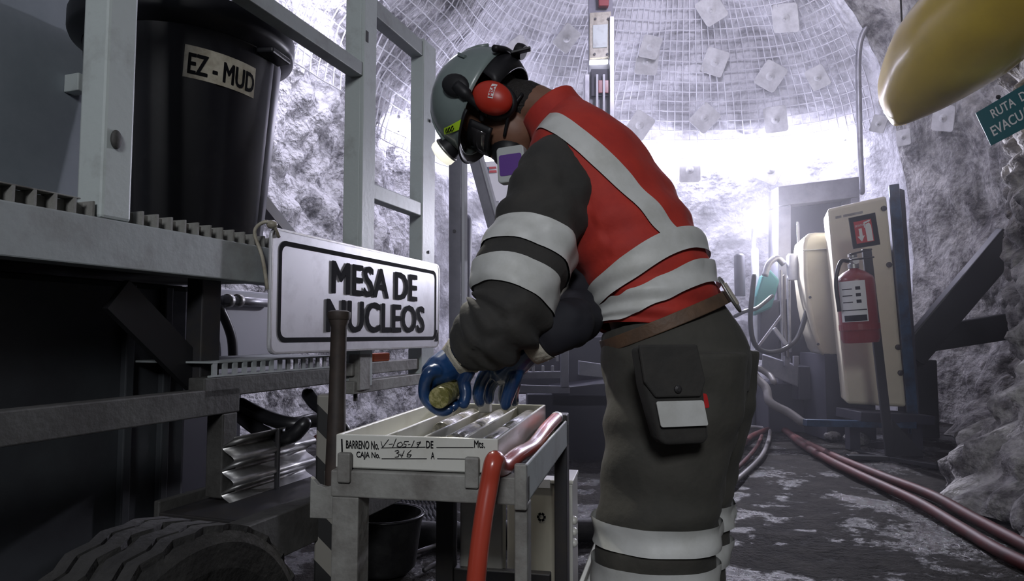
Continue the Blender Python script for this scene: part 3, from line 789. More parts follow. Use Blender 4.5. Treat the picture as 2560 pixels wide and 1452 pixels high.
for pts in (((953, 1103), (957, 1118), (972, 1098)), ((973, 1110), (982, 1109)), ((991, 1096), (982, 1118)), ((1003, 1104), (995, 1108), (993, 1115), (1001, 1117), (1008, 1111), (1003, 1104)),
            ((1022, 1103), (1012, 1103), (1010, 1109), (1016, 1110), (1015, 1116), (1007, 1117)), ((1021, 1111), (1026, 1110)), ((1036, 1101), (1029, 1117)), ((1050, 1104), (1043, 1106), (1044, 1111), (1051, 1107), (1052, 1103), (1043, 1119)),
            ((988, 1127), (996, 1125), (998, 1129), (992, 1132), (999, 1135), (996, 1141), (988, 1142)), ((1003, 1134), (1002, 1139), (1008, 1138)), ((1011, 1126), (1004, 1143)), ((1028, 1125), (1019, 1134), (1018, 1141), (1025, 1142), (1029, 1136), (1020, 1136))):
    stroke('handwriting', pts, 0.0013)
# drill cores lying in the channels
def core(x, y0, y1, label, m='core_rock', r=0.0235, z=None):
    z = zb+0.006+r if z is None else z
    mb = MB().lathe([(r*.93, y0), (r, y0+.003), (r*1.0, (y0+y1)/2), (r, y1-.003), (r*.93, y1)], (0, 0, 0), (0, 1, 0), 22)
    mb.v = [TW @ (v + Vector((x, 0, z))) for v in mb.v]
    tag(build(mb, 'core_sample', m, smooth=2), label, 'rock core', 'drill cores in the tray')
for k, (a_, b_, c_) in enumerate(((0.30, 0.44, 'short wet core piece in the second channel of the tray, nearer one'), (0.445, 0.60, 'wet core piece at the far end of the second tray channel'))):
    core(W*0.375, a_, b_, c_)
core(W*0.625, 0.02, 0.30, 'long wet grey core at the near end of the third tray channel')
core(W*0.625, 0.305, 0.60, 'wet grey core at the far end of the third tray channel')
core(W*0.875, 0.02, 0.25, 'pale wet core at the near end of the channel beside the red hose')
core(W*0.875, 0.255, 0.60, 'pale wet core at the far end of the channel beside the red hose')
mk = MB().box(W*.5, W*.5+0.03, 0.50, 0.53, ZTOP-0.012, ZTOP+0.016); mk.v = [TW @ v for v in mk.v]
tag(build(mk, 'depth_marker', 'print_white', bevel=0.003), 'small white depth marker block between cores under the gloved fingers', 'marker block')

# red water hose resting on the frame and hanging to the floor
hz = [TW @ Vector(p) for p in ((FW-0.024, FL-0.10, zb+0.030), (FW-0.025, FL-0.28, zb+0.026), (FW-0.032, 0.26, zb+0.010), (FW-0.036, 0.10, zb+0.018), (FW-0.048, 0.0, zb+0.012))]
hz += [at(1236, 1150, 1.20), at(1222, 1215, 1.19), at(1205, 1320, 1.175), at(1190, 1452, 1.165), at(1180, 1600, 1.17), floor_at(1180, 1950) + Vector((0, 0, 0.018)), floor_at(1330, 2050)+Vector((0, 0, 0.018))]
hose = thing('water_hose', 'glossy red hose draped over the table edge and hanging in front', 'hose', TW @ Vector((FW, 0, 0)))
build(MB().tube(spline(hz, 8), 0.0165, 14), 'hose_tube', 'hose_red', hose, smooth=True)
e = hz[0]
build(MB().lathe([(0.012, 0), (0.017, 0.004), (0.017, 0.03), (0.010, 0.034), (0.010, 0.06)], e - D2*0.01, D2, 14), 'brass_nozzle', 'steel_bare', hose, smooth=2)

# core boxes stored under the table
def stored(name, label, c, ax, wx, wy, h, m, group=None, tilt=0.0, logo=False):
    t = thing(name, label, 'core box', c, ax, group)
    mb = MB().box(-wx/2, wx/2, -wy/2, wy/2, 0, h)
    Rm = Matrix.Rotation(tilt, 4, 'Y'); mb.v = [Rm @ v for v in mb.v]
    build(mb, 'box_body', m, t, local=True, bevel=0.004)
    mb = MB().box(-wx/2-.003, wx/2+.003, -wy/2-.003, wy/2+.003, h, h+0.012); mb.v = [Rm @ v for v in mb.v]
    build(mb, 'end_cap', 'tray_white', t, local=True, bevel=0.003)
    return t
c = TW @ Vector((FW-0.095, 0.30, 0)); c2 = at(1208, 1300, 2.0)
stored('core_box', 'plain grey white core box upright under the table behind the red hose', (c2.x, c2.y, 0), -TA, 0.125, 0.05, zb-0.10, 'tray_white')
c3 = at(1338, 1300, 2.08)
t = stored('core_box', 'cream core box standing on end under the table with round black mark', (c3.x, c3.y, 0), -TA, 0.160, 0.06, at(1340, 1208, 2.05).z, 'tray_cream')
# six sided printed mark
mc = at(1354, 1291, 2.05); 
mcl = WM[t.name].inverted() @ mc; mc = WM[t.name] @ Vector((mcl.x, -0.0312, mcl.z))
mb = MB()
for k in range(6):
    an = PI/3*k; d1 = Vector((math.cos(an), 0, math.sin(an))); d3 = Vector((-d1.z, 0, d1.x)); M3 = WM[t.name].to_3x3()
    c_ = d1*0.009
    mb.add([mc + M3 @ (c_ - d3*.0044 - d1*.003), mc + M3 @ (c_ + d3*.0044 - d1*.003), mc + M3 @ (c_ + d3*.0042 + d1*.004), mc + M3 @ (c_ - d3*.0042 + d1*.004)], [(0, 1, 2, 3)])
build(mb, 'printed_mark', 'black_print', t)
mb = MB().box(-0.062, 0.05, -0.034, -0.0315, mcl.z+0.085, mcl.z+0.110)
build(mb, 'paper_label', 'print_white', t, local=True)
c4 = at(1428, 1330, 2.15)
t = stored('core_box', 'narrow white core box on end beside the right table leg with round knobs', (c4.x, c4.y, 0), -TA, 0.026, 0.16, at(1430, 1205, 2.1).z, 'tray_white')
for k in range(3):
    zz = at(1440, 1300+28*k, 2.1).z
    build(MB().ell((0.014, -0.05, zz), (0.012, 0, 0), (0, 0.014, 0), (0, 0, 0.013), 12, 8), 'knob', 'tray_white', t, local=True, smooth=True)
p0, p1 = at(1502, 1335, 1.9), at(1450, 1470, 1.86)
sl = thing('core_box', 'white core box leaning at the bottom edge beside the trouser leg', 'core box', (p1.x, p1.y, 0))
dd = (p0-p1); p1b = p1 - dd*(p1.z/dd.z)*0.98
build(MB().bar(p1b, p0, 0.09, 0.012, (0.3, 1, 0)), 'box_side', 'tray_white', sl, bevel=0.002)
build(MB().bar(p1b+Vector((0.04, 0.05, 0)), p0+Vector((0.04, 0.05, -0.01)), 0.012, 0.06, (0.3, 1, 0)), 'box_edge', 'tray_white', sl, bevel=0.002)
# ------------------------------------------------------------------ the worker
YAW = math.radians(30)
FW_ = Vector((-math.cos(YAW), math.sin(YAW), 0)); LF_ = Vector((-math.sin(YAW), -math.cos(YAW), 0)); UP = Vector((0, 0, 1))
pel = at(1668, 830, 1.66)
person = thing('person', 'worker in red vest, grey helmet and blue gloves bending over the core tray', 'person', (pel.x, pel.y, 0))

def interp(vals, s):
    n = len(vals); i = max(1, min(n-2, int(s)+1)) if False else int(min(max(s, 0), n-1-1e-9)); t = min(max(s, 0), n-1) - i
    g = lambda k: vals[max(0, min(n-1, k))]
    a, b, c, d = g(i-1), g(i), g(i+1), g(i+2)
    if i == 0: a = b*2-c
    if i+2 > n-1: d = c*2-b
    return (b*2 + (c-a)*t + (a*2-b*5+c*4-d)*(t*t) + (b*3-a-c*3+d)*(t*t*t))*0.5
class Loft:
    """rings: (centre, half-axis vector A, half-axis vector B)"""
    def __init__(s, rings, wr=0.0, ws=6.0, seed=0.0, pw=1.0, creases=()):
        s.c = [r[0] for r in rings]; s.a = [r[1] for r in rings]; s.b = [r[2] for r in rings]; s.n = len(rings)
        s.wr, s.ws, s.seed, s.cr = wr, ws, seed, creases
    def frame(s, t): return interp(s.c, t), interp(s.a, t), interp(s.b, t)
    def pt(s, t, th, off=0.0, flat=False):
        c, a, b = s.frame(t); ca, sa = math.cos(th), math.sin(th)
        nrm = (a*(ca/a.length_squared) + b*(sa/b.length_squared)).normalized()
        p = c + a*ca + b*sa; d = off
        if s.wr:
            d += s.wr*noise.noise(p*s.ws + Vector((s.seed, 0, 0))) + s.wr*0.5*noise.noise(p*s.ws*2.3 + Vector((0, s.seed, 0)))
        for t0, amp, freq, wid in s.cr:   # folds that run around the limb
            e = math.exp(-((t-t0)/wid)**2); d += amp*e*math.sin((t-t0)*freq + 2.0*noise.noise(p*5+Vector((s.seed, 1, 2))) + th*0.6)
        return p + nrm*d
    def surf(s, t0, t1, nt, nth, off=0.0, th0=0.0, th1=2*PI, mb=None, cap=False):
        mb = mb or MB(); full = abs(th1-th0-2*PI) < 1e-6
        P = [[s.pt(t0+(t1-t0)*i/nt, th0+(th1-th0)*k/nth, off) for k in range(nth+1 if not full else nth)] for i in range(nt+1)]
        m = len(P[0]); vs_ = [p for r in P for p in r]
        fs = [(i*m+k, i*m+(k+1) % m, (i+1)*m+(k+1) % m, (i+1)*m+k) for i in range(nt) for k in range(m if full else m-1)]
        if cap: fs += [tuple(range(m))[::-1], tuple(nt*m+k for k in range(m))]
        return mb.add(vs_, fs)
    def ribbon(s, path, wd, off=0.004, n=40, nw=12, mb=None):
        mb = mb or MB(); sp = spline([Vector((a, b, 0)) for a, b in path], max(4, n//(len(path)-1))); rows = []
        for i, q in enumerate(sp):
            d = sp[min(i+1, len(sp)-1)]-sp[max(i-1, 0)]
            e = 0.02; Ps = (s.pt(q.x+e, q.y)-s.pt(q.x-e, q.y))/(2*e); Pt = (s.pt(q.x, q.y+e)-s.pt(q.x, q.y-e))/(2*e)
            T = (Ps*d.x + Pt*d.y).normalized(); Nn = Ps.cross(Pt).normalized(); S = Nn.cross(T).normalized()
            # S expressed in parameter space (least squares)
            A11, A12, A22 = Ps.dot(Ps), Ps.dot(Pt), Pt.dot(Pt); b1, b2 = Ps.dot(S), Pt.dot(S); det = A11*A22-A12*A12
            us, ut = (b1*A22-b2*A12)/det, (A11*b2-A12*b1)/det
            rows.append([s.pt(q.x+us*wd*(k/nw-.5), q.y+ut*wd*(k/nw-.5), off) for k in range(nw+1)])
        return mb.grid(rows)

def rings_from(cs, lats, aps, left):
    """cross-sections at right angles to a spine; A points to the left side, B to the back"""
    out = []
    for i, c in enumerate(cs):
        t = (cs[min(i+1, len(cs)-1)] - cs[max(i-1, 0)]).normalized()
        A = (left - t*left.dot(t)).normalized(); B = A.cross(t).normalized() if False else t.cross(A).normalized()
        if B.dot(FW_) > 0: B = -B
        out.append((c, A*lats[i], B*aps[i]))
    return out
# ---- torso / vest
spine = [at(1640, 850, 1.665), at(1648, 800, 1.67), at(1626, 715, 1.69), at(1590, 620, 1.71), at(1538, 520, 1.735), at(1480, 425, 1.765), at(1432, 355, 1.79), at(1400, 310, 1.805), at(1385, 290, 1.81)]
torso = Loft(rings_from(spine, [0.165, 0.175, 0.185, 0.20, 0.205, 0.205, 0.165, 0.095, 0.075], [0.150, 0.150, 0.150, 0.150, 0.148, 0.140, 0.115, 0.085, 0.075], LF_),
             wr=0.008, ws=7.0, seed=3.0, creases=((1.4, 0.0045, 10.0, 0.9), (3.2, 0.004, 8.0, 0.8)))
vest = build(torso.surf(0.3, 7.5, 150, 110, 0.0), 'vest', 'vest_red', person, smooth=True, solid=0.004)
# collar
col_c = [spine[6].lerp(spine[7], .6), spine[7].lerp(spine[8], .7), spine[8] + (spine[8]-spine[7]).normalized()*0.028]
colr = Loft(rings_from(col_c, [0.105, 0.088, 0.080], [0.092, 0.082, 0.082], LF_), wr=0.004, ws=12, seed=1)
build(colr.surf(0, 2, 14, 40), 'collar', 'vest_red', vest, smooth=True, solid=0.006)
def strip(path, wd, name='reflective_strip', lf=torso, par=None, off=0.0075, n=90):
    return build(lf.ribbon(path, wd, off, n), name, 'reflective', par or vest, smooth=True)
D_ = math.radians
strip([(6.6, D_(-4)), (6.15, D_(8)), (5.6, D_(16)), (4.6, D_(27)), (3.6, D_(40)), (2.6, D_(52))], 0.052)
strip([(6.75, D_(172)), (6.2, D_(160)), (5.6, D_(153)), (4.6, D_(144)), (3.6, D_(134)), (2.6, D_(124))], 0.052)
strip([(2.5, D_(128)), (2.5, D_(95)), (2.5, D_(66)), (2.4, D_(40)), (2.15, D_(10)), (1.9, D_(-20)), (1.7, D_(-55))], 0.056, off=0.012)
strip([(1.85, D_(125)), (1.82, D_(95)), (1.75, D_(65)), (1.55, D_(40)), (1.25, D_(10)), (0.95, D_(-15)), (0.85, D_(-45))], 0.056, off=0.0125)
# ---- near (left) arm
def arm_rings(cs, rs, flat=1.0):
    out = []
    for i, c in enumerate(cs):
        t = (cs[min(i+1, len(cs)-1)] - cs[max(i-1, 0)]).normalized(); a = (UP - t*UP.dot(t))
        ref = Vector((0, -1, 0)); a = (ref - t*ref.dot(t)).normalized(); b = t.cross(a)
        out.append((c, a*rs[i]*flat, b*rs[i]))
    return out
armL = [at(1440, 395, 1.70), at(1392, 452, 1.645), at(1358, 545, 1.60), at(1322, 640, 1.555), at(1292, 725, 1.51), at(1272, 792, 1.485), at(1228, 832, 1.50), at(1192, 858, 1.53), at(1174, 874, 1.545)]
sleL = Loft(arm_rings(armL, [0.085, 0.105, 0.108, 0.105, 0.098, 0.088, 0.080, 0.066, 0.052]), wr=0.013, ws=9, seed=9, creases=((5.4, 0.010, 10.0, 0.9), (2.2, 0.005, 9, 1.4)))
sl1 = build(sleL.surf(0, 8, 70, 48, 0, cap=True), 'sleeve', 'jacket', person, smooth=True)
def band(lf, t0, t1, par, name='reflective_band', off=0.005):
    return build(lf.surf(t0, t1, 10, 48, off), name, 'reflective', par, smooth=True)
band(sleL, 2.62, 3.28, sl1); band(sleL, 3.72, 4.42, sl1)
# ---- far (right) arm
armR = [at(1480, 470, 1.92), at(1480, 560, 1.90), at(1450, 705, 1.74), at(1452, 784, 1.62), at(1424, 808, 1.53), at(1388, 831, 1.53), at(1360, 848, 1.54)]
sleR = Loft(arm_rings(armR, [0.085, 0.08, 0.078, 0.058, 0.056, 0.052, 0.047]), wr=0.007, ws=9, seed=4, creases=((3.6, 0.005, 9.0, 0.8),))
build(sleR.surf(0, 6, 50, 40, 0, cap=True), 'sleeve', 'navy_cloth', person, smooth=True)
# ---- trousers: hips and two legs as one garment
hipc = [at(1650, 792, 1.668), at(1665, 840, 1.665), at(1690, 905, 1.665), at(1690, 975, 1.665)]
hip = Loft(rings_from(hipc[::-1], [0.185, 0.195, 0.185, 0.165][::1], [0.165, 0.178, 0.165, 0.148][::1], LF_), wr=0.006, ws=8, seed=2)
hl, hr = LF_*0.088, -LF_*0.088
def leg_cs(side, dx=0.0, dy=0.0):
    z = [0.86, 0.74, 0.62, 0.50, 0.40, 0.30, 0.20, 0.10]
    px = [1700, 1692, 1672, 1652, 1642, 1636, 1634, 1632]
    out = []
    for zz, p in zip(z, px):
        Y = 1.62; out.append(Vector(((p-1280)/F*Y + dx, pel.y + dy - 0.02, zz)) + side*Vector((0.55, 1, 0)).dot(Vector((0, 1, 0))) if False else Vector(((p-1280)/F*Y + dx + side.x*0.5, pel.y + dy + side.y, zz)))
    return out
legr = [0.150, 0.147, 0.136, 0.128, 0.124, 0.122, 0.122, 0.120]
def leg_loft(cs, seed):
    out = []
    for c, r in zip(cs, legr): out.append((c, Vector((0.86, -0.25, 0)).normalized()*r*1.06, Vector((0.25, 0.9, 0)).normalized()*r*0.86))
    return Loft(out, wr=0.009, ws=7.5, seed=seed, creases=((1.4, 0.004, 8.0, 1.0), (3.2, 0.005, 8.0, 1.2), (6.2, 0.005, 9, 1.0)))
legL, legR = leg_loft(leg_cs(hl), 11), leg_loft(leg_cs(hr, dx=0.045, dy=0.02), 17)
mb = hip.surf(0, 3, 24, 48, 0, cap=True); legL.surf(0, 7, 70, 44, 0, mb=mb, cap=True); legR.surf(0, 7, 70, 44, 0, mb=mb, cap=True)
tro = build(mb, 'trousers', 'trousers', person, smooth=True, remesh=0.007, sm=2)
def zt_(z): return (0.86-z)/0.12 if z > 0.5 else 3 + (0.5-z)/0.10
for lf in (legL, legR):
    zt1 = at(1640, 1315, 1.5).z; zt2 = at(1640, 1382, 1.5).z; zt3 = at(1640, 1425, 1.5).z
    band(lf, zt_(zt1), zt_(zt2), tro, off=0.010); band(lf, zt_(zt3), zt_(zt3-0.055), tro, off=0.010)
# boots
for cs in (leg_cs(hl), leg_cs(hr, dx=0.045, dy=0.02)):
    a_ = cs[-1].copy(); a_.z = 0.16
    mb = MB().tube([a_, a_ - UP*0.10], [0.062, 0.064], 14, True).tube([a_ - UP*0.105 - FW_*0.03, a_ - UP*0.11 + FW_*0.07, a_ - UP*0.118 + FW_*0.17], [0.054, 0.052, 0.042], 14, True)
    build(mb, 'boot', 'rubber', person, smooth=True, remesh=0.008, sm=3)
# ---- belt, buckle ring, pouch
bc = [at(1664, 818, 1.667), at(1652, 790, 1.668)]
bl = Loft(rings_from(bc, [0.184, 0.182], [0.163, 0.158], LF_), wr=0.004, ws=8, seed=5)
belt = build(bl.surf(-0.35, 1.35, 4, 72, 0.0), 'belt', 'leather', person, smooth=True, solid=0.006)
bp_ = bl.pt(0.6, D_(88), 0.012); bt_ = (bl.pt(0.6, D_(98), 0.012)-bp_).normalized(); bz = (bl.pt(1.2, D_(88))-bl.pt(0.0, D_(88))).normalized()
build(MB().tube([bp_ + bt_*(0.021*math.cos(a)) + bz*(0.045*math.sin(a)) for a in [2*PI*k/24 for k in range(25)]], 0.0035, 8), 'buckle_ring', 'steel_bare', belt, smooth=True)
build(MB().bar(bp_ + bt_*0.02 - bz*0.03, bp_ + bt_*0.02 + bz*0.03, 0.035, 0.008, bt_), 'buckle_plate', 'label_old', belt, bevel=0.002)
pc = legL.pt(0.35, D_(-62), 0.035); pn = (pc - legL.frame(0.35)[0]); pn.z = 0; pn.normalize(); pt_ = Vector((-pn.y, pn.x, 0)); pd = (UP + pt_*-0.20).normalized()
pc = at(1665, 985, pc.y)
mb = MB().prism([pc + pt_*x + pd*y for x, y in ((-.062, .10), (.062, .10), (.066, .02), (.056, -.085), (.045, -.10), (-.045, -.10), (-.056, -.085), (-.066, .02))], pn*0.045)
pouch = build(mb, 'pouch', 'jacket', person, bevel=0.010, bseg=3, smooth=True)
mb = MB().prism([pc + pn*0.044 + pt_*x + pd*y for x, y in ((-.065, .105), (.065, .105), (.068, .03), (.05, -.002), (-.05, -.002), (-.068, .03))], pn*0.009)
build(mb, 'flap', 'jacket', pouch, bevel=0.004)
build(MB().lathe([(.008, .050), (.008, .057), (.004, .060)], pc + pd*0.015, pn, 12), 'snap', 'steel_dark', pouch)
q = at(1668, 995, pc.y-0.045)
mb = MB().prism([pc + pn*0.0515 + pt_*(x) + pd*(y) for x, y in rrect(0.105, 0.052, 0.004, 2, 0.0, -0.035)], pn*0.004)
build(mb, 'reflective_patch', 'reflective', pouch, bevel=0.001)
mb = MB().prism([pc + pn*0.02 + pt_*(x) + pd*(y) for x, y in rrect(0.02, 0.03, 0.004, 2, 0.062, -0.012)], pn*0.02)
build(mb, 'red_tab', 'print_red', pouch, bevel=0.001)

# ---- head
HH = Vector((-0.95, 0.31, 0)).normalized(); HL = Vector((-0.31, -0.95, 0)).normalized()
CR = (HH*0.89 + UP*0.46).normalized(); FC = (HH*0.46 - UP*0.89).normalized()
hc = at(1255, 285, 1.86)
def hp(f, l, c): return hc + FC*f + HL*l + CR*c     # face forward, left, crown
# body: one continuous figure (mostly under the clothes)
mb = MB()
mb.ell(hp(-0.005, 0, 0.045), FC*0.096, HL*0.074, CR*0.092, 24, 16)
mb.ell(hp(0.032, 0, -0.035), FC*0.070, HL*0.060, CR*0.085, 24, 16)
mb.tube([hp(0.055, 0, -0.085), hp(0.075, 0, -0.095)], [0.036, 0.026], 14, True)       # chin
mb.tube([hp(0.095, 0, 0.0), hp(0.112, 0, -0.030), hp(0.105, 0, -0.042)], [0.010, 0.015, 0.014], 10, True)   # nose
mb.tube([hp(0.088, -.022, -0.068), hp(0.094, 0, -0.066), hp(0.088, .022, -0.068)], [0.010, 0.012, 0.010], 10, True)  # lips
for sg in (-1, 1):
    mb.ell(hp(-0.005, sg*0.075, -0.012), FC*0.020, HL*0.010, CR*0.032, 12, 8)         # ear
    mb.ell(hp(0.086, sg*0.030, 0.006), FC*0.012, HL*0.016, CR*0.010, 10, 8)           # brow / lid
mb.tube([hp(-0.025, 0, -0.02), hp(-0.055, 0, -0.085), spine[7].lerp(spine[8], .6), spine[7], spine[5], spine[3], spine[1]], [0.060, 0.060, 0.066, 0.08, 0.115, 0.12, 0.12], 20, True)
for cs, k in ((armL, 0.5), (armR, 0.6)):
    mb.tube(cs, [0.055, 0.055, 0.052, 0.048, 0.045, 0.042, 0.036, 0.030, 0.027][:len(cs)], 14, True)
    mb.tube([spine[6], cs[0]], [0.07, 0.06], 14, True)
for cs in (leg_cs(hl), leg_cs(hr, dx=0.045, dy=0.02)):
    mb.tube(cs, [0.088, 0.082, 0.07, 0.058, 0.055, 0.05, 0.042, 0.04], 14, True)
body = build(mb, 'body', 'skin', person, remesh=0.006, sm=3)
# short hair
mb = MB(); rows = []
for i in range(15):
    th = D_(-58+118*i/14); row = []
    for j in range(25):
        ph = D_(100+160*j/24)
        row.append(hp(-0.006, 0, 0.04) + FC*(0.102*math.cos(th)*math.cos(ph)) + HL*(0.080*math.cos(th)*math.sin(ph)) + CR*(0.098*math.sin(th)))
    rows.append(row)
build(mb.grid(rows), 'hair', 'hair', body, smooth=True, solid=0.006)
build(MB().tube([hp(-0.035, 0, -0.005), hp(-0.052, 0, -0.060), hp(-0.062, 0, -0.100)], [0.068, 0.064, 0.052], 18, True), 'nape_hair', 'hair', body, smooth=True)
# helmet: dome, brim, ridge
hm = Vector(hp(-0.01, 0, 0.050))
rows = []
for i in range(17):
    th = PI/2*i/16; row = []
    for j in range(49):
        ph = 2*PI*j/48; k = math.cos(th)**0.85
        row.append(hm + FC*(0.152*k*math.cos(ph)) + HL*(0.122*k*math.sin(ph)) + CR*(0.165*math.sin(th)))
    rows.append(row)
helm = build(MB().grid(rows), 'helmet', 'helmet', person, smooth=True, solid=0.004)
rows = []
for j in range(33):
    ph = D_(-70+140*j/32); e = math.cos(ph*90/70*0.98)
    a_ = hm + FC*(0.150*math.cos(ph)) + HL*(0.120*math.sin(ph)); d_ = (FC*math.cos(ph) + HL*math.sin(ph)).normalized()
    rows.append([a_ + CR*0.004, a_ + d_*(0.022*max(0, e)**.6+.004)*0.5 - CR*0.002, a_ + d_*(0.022*max(0, e)**.6+.004) - CR*0.010])
build(MB().grid(rows), 'brim', 'black_plastic', helm, smooth=True, solid=0.004)
for l in (-0.03, 0.0, 0.03):
    pts = [hm + FC*(0.155*math.cos(t)) + HL*(l*(0.4+0.6*abs(math.cos(t)))) + CR*(0.166*math.sin(t)) for t in [PI*k/16 for k in range(2, 15)]]
    build(MB().tube(pts, 0.006, 8), 'crown_ridge', 'helmet', helm, smooth=True)
def hsurf(ph, th, off=0.0):
    k = math.cos(th)**0.85; p = hm + FC*(0.152*k*math.cos(ph)) + HL*(0.122*k*math.sin(ph)) + CR*(0.165*math.sin(th)); return p + (p-hm).normalized()*off
# lime tape with scribble
def to_px(p):
    v = p-CO; yc = v.y*math.cos(TH)+v.z*math.sin(TH); zc = -v.y*math.sin(TH)+v.z*math.cos(TH); return 1280+F*v.x/yc, 726-F*zc/yc
HG = [(D_(a_), D_(t_)) for a_ in range(4, 100, 3) for t_ in range(0, 70, 3)]; HG = [(a_, t_, *to_px(hsurf(a_, t_))) for a_, t_ in HG]
def hfind(px, py):
    q_ = sorted(HG, key=lambda e: (e[2]-px)**2+(e[3]-py)**2)[:4]; w_ = [1/(1+(e[2]-px)**2+(e[3]-py)**2) for e in q_]; W_ = sum(w_)
    return sum(e[0]*k for e, k in zip(q_, w_))/W_, sum(e[1]*k for e, k in zip(q_, w_))/W_
A0, A1, A2, A3 = hfind(1114, 318), hfind(1172, 302), hfind(1172, 322), hfind(1114, 334)
def tape(u, v, k): return hsurf((A0[0]*(1-u)+A1[0]*u)*(1-v) + (A3[0]*(1-u)+A2[0]*u)*v, (A0[1]*(1-u)+A1[1]*u)*(1-v) + (A3[1]*(1-u)+A2[1]*u)*v, k)
tp = build(MB().grid([[tape(i/10, j/3, 0.005) for j in range(4)] for i in range(11)]), 'lime_tape', 'tape_lime', helm, smooth=True)
for u0 in (0.25, 0.42, 0.6):
    pts = [tape(u0+0.075*math.cos(t), 0.5+0.28*math.sin(t), 0.0065) for t in [2*PI*k/10 for k in range(9)]]
    build(MB().tube(pts, 0.0011, 4), 'scribble', 'black_print', tp)
# cable clip
pts = [hsurf(D_(122), D_(26), 0.006), hsurf(D_(128), D_(38), 0.006)]
build(MB().bar(pts[0], pts[1], 0.010, 0.010), 'cable_clip', 'helmet', helm, bevel=0.002)
# headlamp at the front: dark body, wide pale lens
lax = (FC*0.90+CR*0.42).normalized()
lc = hsurf(0, D_(14), 0.006) + CR*0.012
hl_ = build(MB().lathe([(0.020, -0.040), (0.030, -0.034), (0.033, -0.010), (0.036, 0.006), (0.037, 0.012)], lc, lax, 24), 'headlamp', 'black_plastic', helm, smooth=2)
build(MB().lathe([(0.037, 0.012), (0.039, 0.016), (0.039, 0.030), (0.035, 0.038), (0.018, 0.044), (0.001, 0.045)], lc, lax, 24), 'lamp_lens', 'headlamp_led', hl_, smooth=2)
build(MB().lathe([(0.0385, 0.008), (0.0405, 0.011), (0.0385, 0.015)], lc, lax, 24, cap=False), 'lamp_bezel', 'steel_bare', hl_, smooth=True)
build(MB().bar(lc - FC*0.03 - CR*0.02, lc - FC*0.03 + CR*0.04, 0.03, 0.014), 'lamp_bracket', 'black_plastic', hl_, bevel=0.003)
# ear muff near side: arm, cup, cushion, logo
ec = hp(-0.012, 0.105, -0.004)
mf = build(MB().ell(ec, FC*0.044, HL*0.034, CR*0.058, 28, 18), 'ear_muff', 'muff_red', helm, smooth=True)
build(MB().tube([ec - HL*0.026 + FC*(0.038*math.cos(a)) + CR*(0.050*math.sin(a)) for a in [2*PI*k/28 for k in range(29)]], 0.013, 10), 'cushion', 'black_plastic', mf, smooth=True)
build(MB().tube(spline([ec + FC*0.034 - HL*0.006 + CR*0.02, ec + FC*0.022 + CR*0.062 + HL*0.018, ec + CR*0.10 + FC*0.010 + HL*0.02], 5), [0.012]*5 + [0.018]*6, 10), 'muff_arm', 'black_plastic', mf, smooth=True)
build(MB().ell(ec + CR*0.105 + FC*0.010 + HL*0.016, FC*0.032, HL*0.016, CR*0.042, 16, 10), 'muff_pivot', 'black_plastic', mf, smooth=True)
ef = hp(-0.012, -0.105, -0.004)
mf2 = build(MB().ell(ef, FC*0.044, HL*0.034, CR*0.058, 28, 18), 'ear_muff', 'muff_red', helm, smooth=True)
build(MB().ell(ef + CR*0.100 + FC*0.012 - HL*0.004, FC*0.036, HL*0.016, CR*0.046, 16, 10), 'muff_pivot', 'black_plastic', mf2, smooth=True)
# printed logo block, follows the cup
def cup(x, y, k=0.0006):
    e = 1 - (x/0.044)**2 - (y/0.058)**2; return ec + FC*x + CR*y + HL*(0.034*math.sqrt(max(0.02, e)) + k)
LX = (UP*0.96 + Vector((1, 0, 0))*0.25)
lx_f, lx_c = LX.dot(FC), LX.dot(CR); n_ = math.hypot(lx_f, lx_c); lx_f /= n_; lx_c /= n_
def logo(u, v, k): return cup(-0.012 + lx_f*u + lx_c*v*-1*-1, -0.006 + lx_c*u - lx_f*v, k)
rows = [[logo(-0.020+0.040*i/8, -0.007+0.014*j/3, 0.001) for j in range(4)] for i in range(9)]
lg = build(MB().grid(rows), 'logo_block', 'print_white', mf, smooth=True)
q = text_mb('MSA', 0.0165, (0, 0, 0), (1, 0, 0), (0, 1, 0), bold=0.03, sx=1.05, curve=lambda x, y: logo(x-0.0175, (y-0.0055), 0.0022))
build(q, 'logo_lettering', 'print_red', lg)
q = text_mb('SORDIN', 0.008, (0, 0, 0), (1, 0, 0), (0, 1, 0), sx=1.0, curve=lambda x, y: logo(x-0.016, -(y-0.0155)-.0, 0.0022))
# helmet harness and neck strap behind
build(MB().tube(spline([hp(-0.135, 0.10, 0.055), hp(-0.155, 0.04, 0.050), hp(-0.16, -0.04, 0.050), hp(-0.135, -0.10, 0.055)], 6), 0.010, 8), 'harness_strap', 'black_plastic', helm, smooth=True)
rows = []
for j in range(21):
    ph = D_(112+136*j/20); a_ = hm + FC*(0.150*math.cos(ph)) + HL*(0.120*math.sin(ph)); rows.append([a_ + CR*0.012, a_ - CR*0.030 + FC*0.01, a_ - CR*0.055 + FC*0.026])
build(MB().grid(rows), 'nape_band', 'black_plastic', helm, smooth=True, solid=0.006)
kn = hp(-0.172, 0.02, 0.022)
build(MB().lathe([(0.020, -0.012), (0.022, 0.0), (0.020, 0.012)], kn, CR, 14), 'ratchet_knob', 'black_plastic', helm, smooth=2)
build(MB().bar(hp(-0.150, 0.05, 0.030), hp(-0.185, 0.035, -0.010), 0.02, 0.008), 'strap_end', 'black_plastic', helm, bevel=0.002)
